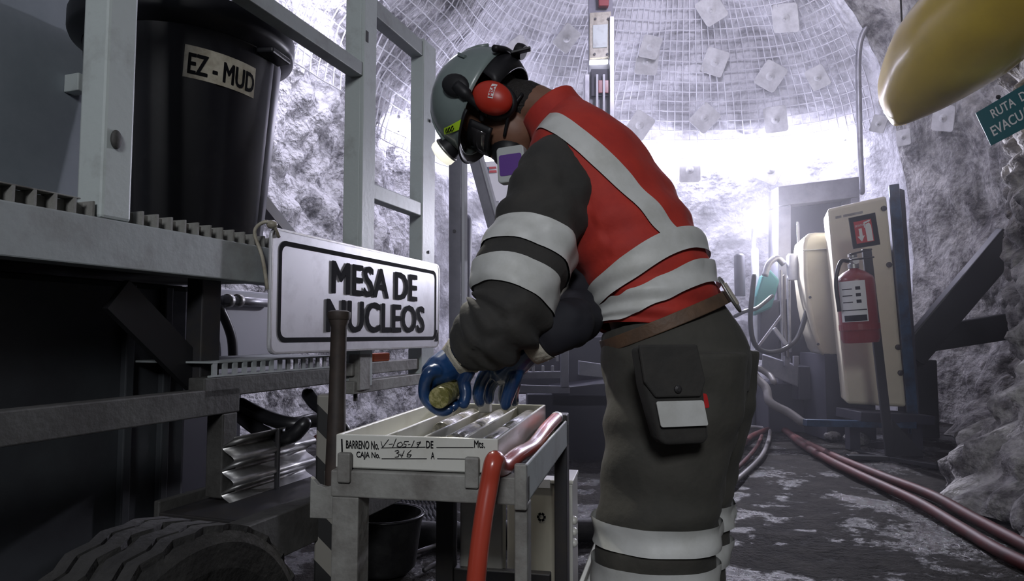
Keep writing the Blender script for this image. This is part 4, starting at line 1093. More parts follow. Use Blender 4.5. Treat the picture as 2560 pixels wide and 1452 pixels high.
# goggles over the eyes
rows = []
for i in range(15):
    ph = D_(-72+144*i/14); rows.append([hp(0.030, 0, 0) + FC*(0.088*math.cos(ph)) + HL*(0.086*math.sin(ph)) + CR*z for z in (0.040, 0.030, 0.0, -0.022, -0.030)])
gg = build(MB().grid(rows), 'goggles', 'black_plastic', person, smooth=True, solid=0.010)
rows = []
for i in range(9):
    ph = D_(20+44*i/8); rows.append([hp(0.036, 0, 0) + FC*(0.088*math.cos(ph)) + HL*(0.087*math.sin(ph)) + CR*z for z in (0.028, 0.005, -0.018)])
build(MB().grid(rows), 'goggle_lens', 'visor_dark', gg, smooth=True, solid=0.003)
build(MB().tube(spline([hp(0.05, 0.078, 0.008), hp(-0.02, 0.090, 0.030), hp(-0.09, 0.066, 0.03)], 5), 0.008, 8), 'goggle_strap', 'black_plastic', gg, smooth=True)
# half mask respirator and its filters
mb = MB().ell(hp(0.085, 0, -0.068), FC*0.050, HL*0.050, CR*0.052, 20, 14)
rp = build(mb, 'respirator', 'black_plastic', person, smooth=True)
def filt(sg):
    c_ = hp(0.100, sg*0.078, -0.082) if sg < 0 else at(1281, 413, hp(0.1, 0.085, -0.082).y)
    fy = HL*sg; fx = (Vector((0.06, 0, -1)) - fy*Vector((0.06, 0, -1)).dot(fy)).normalized(); fz = fx.cross(fy).normalized()
    f_ = build(MB().prism([c_ + fx*x + fz*y - fy*0.016 for x, y in rrect(0.096, 0.076, 0.010, 4)], fy*0.032), 'filter', 'filter_grey', rp, bevel=0.004)
    build(MB().prism([c_ + fx*x + fz*y + fy*0.0155 for x, y in rrect(0.056, 0.062, 0.006, 3, 0.002, 0)], fy*0.0015), 'purple_band', 'filter_purple', f_)
filt(1); filt(-1)
build(MB().tube(spline([hp(0.06, 0.055, -0.06), hp(0.0, 0.078, -0.055), hp(-0.06, 0.068, -0.06)], 5), 0.005, 6), 'mask_strap', 'black_plastic', rp, smooth=True)
build(MB().tube(spline([at(1405, 262, 1.76), at(1392, 242, 1.78), at(1378, 238, 1.81)], 4), 0.006, 8), 'neck_cord', 'black_plastic', person, smooth=True)

# ---- gloves
def chain(mb, pts, r0, r1, n=4):
    sp = spline(pts, n); mb.tube(sp, [r0+(r1-r0)*i/(len(sp)-1) for i in range(len(sp))], 12, True)
# near glove: hand wrapped round the core end
core_c = at(1098, 994, 1.47); core_ax = Vector((0.20, 0.95, 0.10)).normalized(); CRAD = 0.0235
wl = armL[-1] + (armL[-1]-armL[-2]).normalized()*0.050
side = core_ax.cross(UP).normalized()         # to the right of the core as seen
upc = side.cross(core_ax).normalized()
def ar(t, ang, r): return core_c + core_ax*t + side*(r*math.cos(D_(ang))) + upc*(r*math.sin(D_(ang)))
mb = MB()
pa = ar(0.066, 118, 0.052)
mb.tube([wl, wl.lerp(pa, .4), pa], [0.037, 0.040, 0.036], 16, True, flat=1.0)
mb.ell(wl.lerp(pa, .75), (pa-wl).normalized()*0.058, core_ax*0.050, ((pa-wl).normalized().cross(core_ax))*0.027, 18, 12)
rf = 0.0135
for k, (t, ln) in enumerate(((0.026, 0.97), (0.053, 1.05), (0.080, 1.0), (0.104, 0.85))):
    chain(mb, [wl.lerp(pa, .75) + core_ax*(t-0.065)*0.9, ar(t, 122, CRAD+0.034), ar(t, 160, CRAD+0.022), ar(t, 200, CRAD+0.015), ar(t, 200+62*ln, CRAD+0.012), ar(t, 200+96*ln, CRAD+0.010)], rf+0.002, rf-0.002)
chain(mb, [wl.lerp(pa, .45) + side*0.02, ar(0.085, 48, CRAD+0.040), at(1160, 952, 1.545), at(1164, 985, 1.54), at(1160, 1008, 1.535)], 0.018, 0.0130)
gl = build(mb, 'glove', 'glove_blue', person, remesh=0.003, sm=4)
wd_ = (armL[-2]-wl).normalized()
build(MB().lathe([(0.041, -0.014), (0.043, 0.0), (0.046, 0.018), (0.049, 0.034), (0.049, 0.040)], wl, wd_, 24, cap=False), 'cuff', 'cuff_white', gl, smooth=True, solid=0.004)
mb = MB().lathe([(CRAD*.95, -0.003), (CRAD, 0.0), (CRAD, 0.14), (CRAD*.95, 0.143)], core_c, core_ax, 26)
tag(build(mb, 'core_sample', 'core_green', smooth=2), 'greenish yellow rock core held in the blue glove', 'rock core', 'drill cores')
# far glove: fingers pointing down onto the cores
wr_ = armR[-1] + (armR[-1]-armR[-2]).normalized()*0.032
def g(px, py, Y): return at(px, py, Y)
mb = MB(); pk = g(1262, 922, 1.605)
mb.tube([wr_, wr_.lerp(pk, .5), pk], [0.034, 0.039, 0.038], 16, True)
mb.ell(wr_.lerp(pk, .75), (pk-wr_).normalized()*0.055, Vector((0.55, 0.1, 0.75)).normalized()*0.043, Vector((-.2, 0.9, 0.2)).normalized()*0.030, 18, 12)
chain(mb, [pk, g(1226, 925, 1.61), g(1206, 950, 1.615), g(1196, 985, 1.62), g(1200, 1004, 1.63)], 0.019, 0.0140)     # index
chain(mb, [pk, g(1240, 945, 1.635), g(1224, 970, 1.65), g(1222, 998, 1.66)], 0.018, 0.0130)
chain(mb, [pk, g(1265, 955, 1.65), g(1258, 985, 1.68), g(1262, 1008, 1.69)], 0.018, 0.0130)
chain(mb, [wr_.lerp(pk, .9), g(1288, 950, 1.66), g(1284, 985, 1.69), g(1286, 1004, 1.70)], 0.016, 0.0120)
chain(mb, [wr_.lerp(pk, .55), g(1290, 935, 1.565), g(1276, 972, 1.575), g(1264, 1010, 1.59)], 0.019, 0.0145)         # thumb
gl = build(mb, 'glove', 'glove_blue', person, remesh=0.003, sm=4)
wd_ = (armR[-2]-wr_).normalized()
build(MB().lathe([(0.040, -0.008), (0.042, 0.0), (0.044, 0.016), (0.046, 0.032)], wr_, wd_, 24, cap=False), 'cuff', 'cuff_white', gl, smooth=True, solid=0.004)
# the headlamp's own light
hd = bpy.data.lights.new('headlamp_beam', 'SPOT'); hd.energy = 22; hd.spot_size = D_(75); hd.spot_blend = 0.8; hd.color = (1.0, 0.96, 0.86); hd.shadow_soft_size = 0.02
ho = bpy.data.objects.new('headlamp_beam', hd); COL.objects.link(ho)
hpos = lc + lax*0.052; ho.location = hpos
ho.rotation_euler = ((TW @ Vector((W*0.6, L*0.6, ZTOP))) - hpos).to_track_quat('-Z', 'Y').to_euler()
# ------------------------------------------------------------------ right side: extinguisher on its stand
EY = 4.86
fb = floor_at(2222, 1148); fb.z = 0
stt = at(2166, 622, EY); stb = at(2226, 1135, EY); stb.z = 0.02
stand = thing('extinguisher_stand', 'leaning black steel post on crossed feet holding the fire extinguisher', 'stand', (stb.x, stb.y, 0))
build(MB().bar(stb, stt, 0.065, 0.02, (1, 0, 0)), 'post', 'steel_black', stand, bevel=0.003)
for dx, dy, z in ((0.26, 0.10, 0.02), (-0.28, 0.05, 0.02), (0.16, -0.30, 0.02), (-0.10, 0.25, 0.02)):
    build(MB().bar(stb + Vector((0, 0, 0.008)), stb + Vector((dx, dy, 0.008)), 0.07, 0.03, (dy, -dx, 0)), 'foot', 'steel_black', stand, bevel=0.004)
build(MB().prism([stb + Vector((0.02, 0, 0.28)), stb + Vector((0.26, 0.02, 0.02)), stb + Vector((0.02, 0, 0.02))], (0, 0.012, 0)), 'gusset', 'steel_black', stand)
def sp3(px, py, Y=EY-0.06): return at(px, py, Y)
sq = [sp3(2122, 545), sp3(2188, 531), sp3(2201, 611), sp3(2134, 622)]
nrm = Vector((0, -1, 0))
sgn = thing('extinguisher_sign', 'red and black pictogram plate of an extinguisher with an arrow', 'sign', (sq[2]+sq[3])/2)
build(MB().prism(sq, (0, 0.008, 0)), 'plate', 'black_print', sgn)
def sq_at(u, v, k): 
    a_ = sq[0].lerp(sq[1], u); b_ = sq[3].lerp(sq[2], u); return a_.lerp(b_, v) + nrm*k
def sqp(name, pts, m, k): build(MB().add([sq_at(u, v, k) for u, v in pts], [tuple(range(len(pts)))[::-1]]), name, m, sgn)
sqp('red_field', [(.14, .16), (.80, .16), (.80, .86), (.14, .86)], 'print_red', 0.002)
sqp('arrow', [(.28, .40), (.40, .40), (.40, .64), (.47, .64), (.34, .82), (.20, .64), (.28, .64)], 'print_white', 0.004)
sqp('extinguisher_pictogram', [(.56, .30), (.70, .26), (.76, .36), (.76, .84), (.54, .84), (.53, .40)], 'print_white', 0.004)
sqp('pictogram_hose', [(.50, .22), (.74, .18), (.74, .23), (.54, .27), (.52, .40), (.49, .40)], 'print_white', 0.004)
q = text_mb('EXTINTOR', 0.022, sq_at(.16, .34, 0.006), (sq[1]-sq[0]), (sq[0]-sq[3]), sx=0.62); build(q, 'lettering', 'print_white', sgn)
# extinguisher
eb, et = at(2152, 852, EY-0.14), at(2136, 690, EY-0.14); ea = (et-eb).normalized(); eh = (et-eb).length; er = 0.122
ext = thing('fire_extinguisher', 'dark red fire extinguisher with white instruction label on the leaning stand', 'extinguisher', eb)
build(MB().lathe([(er*.5, -0.012), (er*.92, -0.01), (er, 0.015), (er, eh*.93), (er*.94, eh*.98), (er*.6, eh*1.06), (er*.28, eh*1.1), (er*.2, eh*1.14)], eb, ea, 36), 'cylinder', 'red_paint', ext, smooth=2)
neck = eb + ea*eh*1.12
val = build(MB().lathe([(0.035, 0), (0.035, 0.03), (0.022, 0.035), (0.022, 0.075), (0.03, 0.08), (0.028, 0.10)], neck, ea, 14), 'valve', 'steel_bare', ext, smooth=2)
build(MB().bar(neck + ea*0.055 - Vector((0.03, 0.03, 0)), neck + ea*0.075 + Vector((0.13, -0.03, 0.0)), 0.028, 0.012), 'lever', 'steel_dark', val, bevel=0.003)
build(MB().bar(neck + ea*0.095 - Vector((0.03, 0.03, 0)), neck + ea*0.13 + Vector((0.12, -0.03, 0.0)), 0.028, 0.012), 'lever', 'steel_dark', val, bevel=0.003)
build(MB().lathe([(0.022, -0.01), (0.024, 0.012)], neck + ea*0.05 + Vector((0.0, -0.03, 0)), (0, -1, 0), 14), 'gauge', 'print_white', val)
build(MB().tube(spline([neck + ea*0.05 - Vector((0.03, 0.0, 0)), neck + Vector((-0.10, -0.02, 0.04)), eb + ea*eh*0.9 - Vector((er+0.02, 0.02, 0)), eb + ea*eh*0.45 - Vector((er+0.016, 0.02, 0))], 7), 0.014, 10), 'hose', 'hose_black', ext, smooth=True)
build(MB().lathe([(er+0.006, -0.02), (er+0.006, 0.02)], eb + ea*eh*0.22, ea, 30, cap=False), 'strap', 'red_paint', ext, solid=0.004)
ex_x = Vector((0, -1, 0)); ex_x = (ex_x - ea*ex_x.dot(ea)).normalized(); ex_y = ea.cross(ex_x)
def exs(an, h, k): a_ = D_(an); return eb + ea*h + (ex_x*math.cos(a_) + ex_y*math.sin(a_))*(er+k)
def expatch(name, a0, a1, h0, h1, m, k, par=ext):
    return build(MB().grid([[exs(a0+(a1-a0)*i/8, h, k) for h in (h0, h1)] for i in range(9)]), name, m, par, smooth=True)
# sign of the angle: left in the picture is the negative side
sgnv = 1 if (exs(30, 0, 0).x < exs(-30, 0, 0).x) else -1
lb_ = expatch('instruction_label', sgnv*82, sgnv*-2, eh*.30, eh*.92, 'print_white', 0.002)
expatch('label_block', sgnv*70, sgnv*2, eh*.31, eh*.40, 'black_print', 0.003, lb_); expatch('label_bar', sgnv*76, sgnv*0, eh*.47, eh*.485, 'black_print', 0.003, lb_)
for h in (.58, .68, .78): expatch('label_picture', sgnv*28, sgnv*14, eh*h, eh*(h+.05), 'black_print', 0.003, lb_); expatch('label_text', sgnv*70, sgnv*38, eh*(h+.01), eh*(h+.025), 'black_print', 0.003, lb_)

# ------------------------------------------------------------------ cream control cabinet and drum on a blue frame
CY = 5.35
def cpt(px, py, Y=CY): return at(px, py, Y)
cf = [cpt(2068, 521), cpt(2216, 488), cpt(2266, 1018), cpt(2116, 1010)]
cab = thing('control_cabinet', 'tall cream metal cabinet in a dark blue frame behind the extinguisher', 'cabinet', cpt(2190, 1060))
dep = Vector((0.16, 0.42, 0))
build(MB().prism(cf[::-1], dep), 'housing', 'cream', cab, bevel=0.025, bseg=3)
def cf_at(u, v, k=0.0): a_ = cf[0].lerp(cf[1], u); b_ = cf[3].lerp(cf[2], u); return a_.lerp(b_, v) + Vector((0, -1, 0))*k
for u, v in ((.93, .06), (.93, .33), (.95, .84), (.95, .72)):
    build(MB().lathe([(.022, 0), (.022, .012), (.012, .016)], cf_at(u, v), (0, -1, 0), 10), 'latch', 'steel_dark', cab)
for u0, u1 in ((.12, .22), (.25, .58)): build(MB().add([cf_at(u0, .062, .002), cf_at(u1, .062, .002), cf_at(u1, .050, .002), cf_at(u0, .050, .002)], [(0, 1, 2, 3)]), 'faint_print', 'paint_dirty', cab)
bf = [cpt(2222, 462, CY+.02), cpt(2248, 458, CY+.02), cpt(2300, 1085, CY+.02), cpt(2272, 1085, CY+.02)]
build(MB().prism(bf[::-1], (0.06, 0.12, 0)), 'door_frame', 'blue_steel', cab, bevel=0.006)
bf = [cpt(2250, 470, CY+.12), cpt(2262, 475, CY+.12), cpt(2302, 1060, CY+.12), cpt(2286, 1070, CY+.12)]
build(MB().prism(bf[::-1], (0.08, 0.35, 0)), 'door_edge', 'machine_dark', cab, bevel=0.006)
build(MB().bar(cpt(2012, 1056, 5.15), cpt(2285, 1062, 5.25), 0.06, 0.05, (0, 1, 0)), 'skid_bar', 'blue_steel', cab, bevel=0.004)
build(MB().bar(cpt(2120, 1035, 5.3), cpt(2300, 1045, 5.4), 0.3, 0.07, (0, 1, 0)), 'skid_plate', 'machine_dark', cab, bevel=0.004)
for px in (2130, 2285):
    a_ = cpt(px, 1050, 5.4); build(MB().box(a_.x-.04, a_.x+.04, a_.y-.04, a_.y+.04, 0, a_.z+.03), 'skid_foot', 'machine_dark', cab)
# drum behind it
DY = 5.85
od = [(2118, 580), (2040, 580), (2022, 583), (2011, 594), (2008, 612), (2010, 690), (2018, 760), (2032, 830), (2046, 872), (2056, 886), (2074, 896), (2122, 898)]
drum = thing('fan_drum', 'rounded cream fan housing standing left of the cabinet', 'fan housing', at(2080, 898, DY))
build(MB().prism([at(x, y, DY) for x, y in od], (0.14, 0.55, 0)), 'drum_shell', 'cream', drum, bevel=0.035, bseg=4, smooth=2)
build(MB().bar(at(2007, 626, DY-.004), at(2100, 620, DY-.004), 0.016, 0.008, (0, 1, 0)), 'seam_rib', 'tray_white', drum, bevel=0.003)
for x, y in ((2025, 743), (2045, 860)): build(MB().lathe([(.012, 0), (.01, .01)], at(x, y, DY), (0, -1, 0), 8), 'rivet', 'steel_dark', drum)
a_ = at(2070, 897, DY+.2); build(MB().box(a_.x-.12, a_.x+.3, a_.y-.2, a_.y+.3, 0, a_.z+.05), 'pedestal', 'machine_dark', drum)
# grey portal frame behind
GY = 6.5
por = thing('portal_frame', 'grey steel frame with dark panel behind the cream drum', 'frame', at(2050, 1000, GY))
def gq(name, pts, m, d=0.08, Y=GY): build(MB().prism([at(x, y, Y) for x, y in pts], (0, d, 0)), name, m, por, bevel=0.008)
gq('top_beam', [(1945, 466), (2148, 441), (2150, 492), (1945, 515)], 'grey_machine', 0.25)
gq('left_post', [(1945, 516), (1978, 512), (1978, 1000), (1945, 1000)], 'grey_machine', 0.25)
gq('right_post', [(2128, 495), (2150, 492), (2150, 1000), (2128, 1000)], 'grey_machine', 0.25)
gq('back_panel', [(1970, 512), (2140, 493), (2140, 960), (1970, 960)], 'machine_dark', 0.03, GY+0.2)
# skid and engine below / left of the drum
sk = thing('machine_skid', 'grey steel skid block under the hoses left of the drum', 'machine base', floor_at(2000, 1045))
build(MB().prism([at(x, y, 6.1) for x, y in ((1905, 885), (1996, 915), (1996, 968), (1905, 930))], (0.10, 0.25, 0)), 'skid_beam', 'grey_machine', sk, bevel=0.01)
build(MB().prism([at(x, y, 6.15) for x, y in ((1996, 915), (2115, 918), (2115, 1000), (1996, 1000))], (0.0, 0.6, 0)), 'skid_body', 'machine_dark', sk, bevel=0.01)
a_, b_ = at(1920, 960, 6.3), at(2130, 960, 6.3)
build(MB().box(a_.x, b_.x, 6.3, 7.0, 0.0, a_.z), 'skid_base', 'machine_dark', sk, bevel=0.01)
for x in (1962, 1985): build(MB().prism([at(x+dx, y, 6.05) for dx, y in ((0, 890), (12, 890), (12, 915), (0, 915))], (0, .03, 0)), 'lug', 'grey_machine', sk)
# hydraulic unit with pillars
hy = thing('hydraulic_unit', 'hazy hydraulic unit with upright cylinders and teal cover beside the bright lamp', 'hydraulic unit', floor_at(1930, 1010))
def cyl(name, px, y0, y1, Y, r, m, top=0.0):
    build(MB().lathe([(r, 0), (r, (at(px, y0, Y)-at(px, y1, Y)).length), (r*.7, (at(px, y0, Y)-at(px, y1, Y)).length+.02)], at(px, y1, Y), (0, 0, 1), 14), name, m, hy, smooth=2)
cyl('cylinder', 1893, 625, 880, 6.6, 0.035, 'white_machine'); cyl('cylinder', 1982, 640, 700, 6.2, 0.05, 'white_machine'); cyl('rod', 1975, 700, 880, 6.2, 0.014, 'galv'); cyl('rod', 1958, 680, 900, 6.1, 0.014, 'galv')
cyl('rod', 1997, 560, 640, 6.2, 0.012, 'galv')
cyl('filter_bowl', 1850, 640, 740, 6.5, 0.05, 'machine_dark')
build(MB().prism([at(x, y, 6.4) for x, y in ((1905, 690), (1925, 672), (1950, 700), (1930, 770), (1885, 790), (1890, 740))], (0.02, 0.14, 0)), 'teal_cover', 'teal', hy, bevel=0.02)
build(MB().tube(spline([at(1912, 690, 6.25), at(1922, 660, 6.25), at(1942, 645, 6.25), at(1960, 660, 6.25)], 6), 0.03, 12), 'bent_pipe', 'galv', hy, smooth=True)
build(MB().prism([at(x, y, 6.5) for x, y in ((1900, 760), (1975, 740), (1985, 900), (1900, 900))], (0.0, 0.3, 0)), 'pump_body', 'machine_dark', hy, bevel=0.02)
build(MB().bar(at(1885, 880, 6.1), at(1960, 780, 6.1), 0.02, 0.02), 'stay', 'galv', hy); build(MB().bar(at(1935, 820, 6.0), at(1965, 860, 6.0), 0.03, 0.03), 'elbow', 'white_machine', hy)
cyl('leg', 1875, 900, 990, 6.2, 0.03, 'machine_dark')
# black hoses hanging round it
def hose_thing(name, label, pts, r, m, n=8, seg=10, cat='hose', group=None):
    sp = spline(pts, n); o = build(MB().tube(sp, r, seg, True), name, m, smooth=True); return tag(o, label, cat, group)
hg = 'loose hoses by the hydraulic unit'
hose_thing('hydraulic_hose', 'black looped hose sagging in front of the hydraulic unit', [at(1885, 690, 5.9), at(1876, 800, 5.9), at(1890, 865, 5.9), at(1935, 880, 5.9), at(1990, 850, 5.95), at(2020, 770, 6.0)], 0.022, 'hose_black', group=hg)
hose_thing('hydraulic_hose', 'thin hose arching behind the back of the belt', [at(1838, 790, 5.9), at(1862, 778, 5.9), at(1892, 770, 6.0), at(1930, 740, 6.1)], 0.018, 'hose_black', group=hg)
hose_thing('hydraulic_hose', 'pale hose coming down from the skid to the floor', [at(1870, 880, 5.9), at(1885, 935, 5.8), at(1915, 970, 5.7), at(1925, 1005, 5.6), at(1970, 1030, 5.5), at(2005, 1055, 5.4)], 0.035, 'hose_grey', group=hg)
hose_thing('hydraulic_hose', 'second grey hose crossing below the skid beam', [at(1850, 930, 5.9), at(1880, 915, 5.9), at(1920, 935, 5.8), at(1935, 955, 5.7)], 0.025, 'hose_grey', group=hg)
hose_thing('hydraulic_hose', 'thin vertical cable beside the portal frame post', [at(1960, 690, 6.0), at(1962, 800, 6.0), at(1970, 890, 6.0)], 0.012, 'hose_grey', group=hg)
# work lamp
WY = 6.6
wl_ = thing('work_lamp', 'dazzling round work lamp on a thin stand behind the waist of the worker', 'lamp', at(1885, 900, WY))
lp_ = at(1884, 545, WY)
build(MB().lathe([(0.05, 0.05), (0.085, 0.02), (0.10, -0.02), (0.098, -0.03)], lp_, (0, 1, 0), 20), 'lamp_housing', 'grey_machine', wl_, smooth=2)
build(MB().ell(lp_ + Vector((0, -0.03, 0)), (0.09, 0, 0), (0, 0.03, 0), (0, 0, 0.09), 16, 10), 'bulb', 'lamp_white', wl_, smooth=True)
build(MB().tube([at(1884, 570, WY+.05), at(1882, 900, WY+.05)], 0.022, 8), 'lamp_stand', 'white_machine', wl_)
a_ = at(1882, 900, WY+.05); build(MB().tube([a_, Vector((a_.x, a_.y, 0))], 0.022, 8), 'stand_leg', 'machine_dark', wl_)

# floor hoses
def fl(px, py, r): p = floor_at(px, py, r*0.8); return p + Vector((0, 0, max(0.0, floor_z(p.x, p.y))+0.004))
fg = 'dull red hoses on the wet floor'
hose_thing('floor_hose', 'dull red hose on the floor, lower of the two running to the bottom right corner', [fl(1940, 1050, .02), fl(1990, 1100, .02), fl(2060, 1145, .03), fl(2150, 1190, .03), fl(2290, 1255, .03), fl(2400, 1320, .03), fl(2490, 1375, .03), fl(2600, 1430, .03)], 0.028, 'hose_red_dull', group=fg)
hose_thing('floor_hose', 'dark hose beside it, upper of the two running to the bottom right corner', [fl(1925, 1052, .02), fl(1985, 1092, .02), fl(2080, 1140, .03), fl(2200, 1190, .03), fl(2330, 1240, .03), fl(2440, 1300, .03), fl(2600, 1385, .03)], 0.028, 'hose_red_dull', group=fg)
hose_thing('floor_hose', 'grey brown hose bundle curving away from the trouser leg', [fl(1790, 1175, .025), fl(1840, 1130, .025), fl(1875, 1095, .025), fl(1920, 1075, .025), fl(1990, 1050, .02), fl(2040, 1030, .02)], 0.026, 'hose_red_dull', group=fg)
hose_thing('floor_hose', 'thin looped hose strand turning back beside the trouser leg', [fl(1790, 1235, .02), fl(1850, 1195, .02), fl(1905, 1140, .02), fl(1924, 1090, .02), fl(1915, 1072, .02), fl(1850, 1068, .02), fl(1790, 1075, .02)], 0.017, 'hose_grey', group=fg)
hose_thing('floor_hose', 'third thin strand of the floor hose bundle', [fl(1790, 1210, .02), fl(1850, 1165, .02), fl(1890, 1120, .02), fl(1905, 1090, .02)], 0.015, 'hose_red_dull', group=fg)
hose_thing('floor_hose', 'thin rusty hose on the floor left of the gloves behind the tray', [fl(880, 1050, .02), fl(960, 1030, .02), fl(1040, 1005, .02), fl(1100, 990, .02)], 0.03, 'hose_red_dull', group=fg)
# loose rocks by the stand
for i, (px, py, r, lb) in enumerate(((2140, 1110, .10, 'fist sized dark rock on the floor by the blue skid bar'), (2085, 1100, .07, 'smaller rock next to the hoses by the skid bar'), (2138, 1142, .035, 'tiny dark stone at the extinguisher stand foot'))):
    c_ = floor_at(px, py); mb = MB().ell((0, 0, 0), (r, 0, 0), (0, r*.8, 0), (0, 0, r*.6), 14, 9)
    mb.v = [c_ + Vector((0, 0, r*.45)) + v*(1+0.35*noise.noise(v*9+Vector((i, i, 0)))) for v in mb.v]
    tag(build(mb, 'loose_rock', 'rock_right', smooth=True), lb, 'rock')

# dark diagonal arm and beam behind the cabinet
arm = thing('boom_machine', 'black slanted steel arm between the cabinet and the right rock wall', 'machine arm', at(2300, 880, 5.9))
build(MB().bar(at(2275, 890, 5.9), at(2530, 590, 5.6), 0.10, 0.24, (0, 1, 0)), 'slanted_beam', 'steel_black', arm, bevel=0.01)
build(MB().bar(at(2270, 855, 6.0), at(2520, 815, 5.8), 0.10, 0.22, (0, 1, 0)), 'level_beam', 'steel_black', arm, bevel=0.01)
a_ = at(2300, 900, 5.95); build(MB().box(a_.x-.1, a_.x+.15, a_.y, a_.y+.2, 0, a_.z), 'upright', 'steel_black', arm, bevel=0.01)

# grey pipe on the wall, bent at the top
hose_thing('wall_pipe', 'thin grey pipe rising up the right wall and bending at the top', [at(2155, 480, 7.0), at(2150, 380, 7.0), at(2147, 250, 7.0), at(2146, 150, 7.0), at(2155, 90, 6.95), at(2185, 45, 6.85), at(2225, 15, 6.7), at(2280, 8, 6.4), at(2330, 5, 6.0)], 0.03, 'galv', cat='pipe')
# yellow ventilation duct
dcs = [(2228, 284, 4.15, .05, .16), (2238, 270, 4.12, .10, .20), (2262, 235, 4.05, .17, .24), (2315, 175, 3.9, .25, .28), (2390, 105, 3.7, .30, .31), (2480, 20, 3.5, .32, .33), (2620, -110, 3.25, .33, .34), (2800, -280, 3.0, .34, .34)]
rg = []
cs = [at(x, y, Y) for x, y, Y, _, _ in dcs]
for i, c_ in enumerate(cs):
    t_ = (cs[min(i+1, len(cs)-1)]-cs[max(i-1, 0)]).normalized(); a0 = t_.cross(Vector((0, 1, 0))).normalized(); b0 = t_.cross(a0).normalized()
    rg.append((c_, a0*dcs[i][3]*1.0, b0*dcs[i][4]))
dl = Loft(rg, wr=0.02, ws=2.2, seed=1)
duct = thing('ventilation_duct', 'yellow plastic ventilation duct hanging at the upper right corner', 'duct', cs[0])
build(dl.surf(0, 7, 60, 48, 0, cap=True), 'duct_sleeve', 'duct_yellow', duct, smooth=True)
build(dl.surf(0.55, 0.66, 2, 48, 0.006), 'end_seam', 'duct_yellow', duct, smooth=True)
for k_ in (2, 4):
    a_ = cs[k_] + Vector((0, 0, dcs[k_][3]*0.8)); build(MB().tube([a_, a_ + Vector((0.05, 0.1, 1.6))], 0.006, 6), 'hanger_wire', 'steel_dark', duct)
# evacuation sign
ey = 3.3
eq = [at(2440, 282, ey), at(2700, 128, ey-.1), at(2738, 228, ey-.1), at(2479, 364, ey)]
es = thing('evacuation_sign', 'teal sign reading RUTA DE EVACUACION at the right edge under the duct', 'sign', eq[3])
build(MB().prism(eq[::-1], (0, 0.006, 0)), 'plate', 'teal_sign', es, bevel=0.002)
ex, ey_ = (eq[1]-eq[0]).normalized(), (eq[0]-eq[3]).normalized()
def esp(u, v): return eq[3] + ex*u + ey_*v
for t_, u, v, s_ in (('RUTA  DE', 0.055, 0.112, 0.062), ('EVACUACIÓN', 0.022, 0.035, 0.068)):
    q = text_mb(t_, s_, esp(u, v) + Vector((0, -0.002, 0)), ex, ey_, bold=0.02, sx=0.75); build(q, 'lettering', 'print_white', es)
a_ = (eq[0]+eq[2])/2; build(MB().bar(a_ + Vector((0, .006, 0)), a_ + Vector((0.35, 0.35, 0.02)), 0.04, 0.02), 'wall_bracket', 'steel_dark', es)
for u, v in ((0.12, 0.19),): build(MB().lathe([(.012, 0), (.008, .008)], esp(u, v), (0, -1, 0), 8), 'screw', 'steel_black', es)
0 and hose_thing('sign_hanger', 'thin dark wire holding the teal sign to the duct', [esp(0.12, 0.19), esp(0.12, 0.30), at(2540, 120, 3.4)], 0.003, 'steel_black', cat='wire')

# ------------------------------------------------------------------ drill rig behind the worker
MY = 6.4
rig = thing('drill_mast', 'tall pale drill mast with small white lamp rising behind the worker', 'drill mast', at(1500, 900, MY))
def mq(name, pts, m, Y=MY, d=0.05, par=rig): return build(MB().prism([at(x, y, Y) for x, y in pts], (0, d, 0)), name, m, par, bevel=0.004)
mq('mast_back', [(1472, -40), (1532, -40), (1532, 860), (1472, 860)], 'grey_machine', MY+0.06, 0.06)
mq('mast_rail', [(1462, 185), (1474, 185), (1474, 860), (1458, 860)], 'galv', MY-0.04, 0.16)
mq('mast_rail', [(1524, 40), (1536, 40), (1537, 860), (1526, 860)], 'galv', MY-0.04, 0.16)
pp = mq('face_plate', [(1475, 32), (1528, 28), (1526, 142), (1474, 146)], 'label_old', MY, 0.04)
for x, y in ((1488, 48), (1520, 48), (1486, 136), (1518, 136)): build(MB().lathe([(.012, 0), (.012, .012)], at(x, y, MY), (0, -1, 0), 8), 'bolt', 'steel_dark', pp)
mq('plate_inset', [(1482, 62), (1520, 60), (1518, 118), (1482, 120)], 'paint_light', MY-0.008, 0.01)
mq('lamp_bar', [(1474, 150), (1520, 148), (1520, 158), (1474, 160)], 'small_led', MY-0.01, 0.03)
mq('head_block', [(1494, -40), (1524, -40), (1522, 14), (1498, 14)], 'red_paint', MY-0.02, 0.06)
mq('cavity', [(1478, 172), (1524, 172), (1524, 240), (1478, 240)], 'machine_dark', MY+0.02, 0.03)
for x in (1493, 1510): mq('feed_rod', [(x-3, 185), (x+3, 185), (x+3, 420), (x-3, 420)], 'white_machine', MY-0.02, 0.03)
mq('red_clamp', [(1496, 200), (1522, 200), (1522, 232), (1496, 232)], 'red_paint', MY-0.005, 0.02)
mq('lower_frame', [(1440, 860), (1560, 860), (1560, 990), (1440, 990)], 'machine_dark', MY, 0.3)
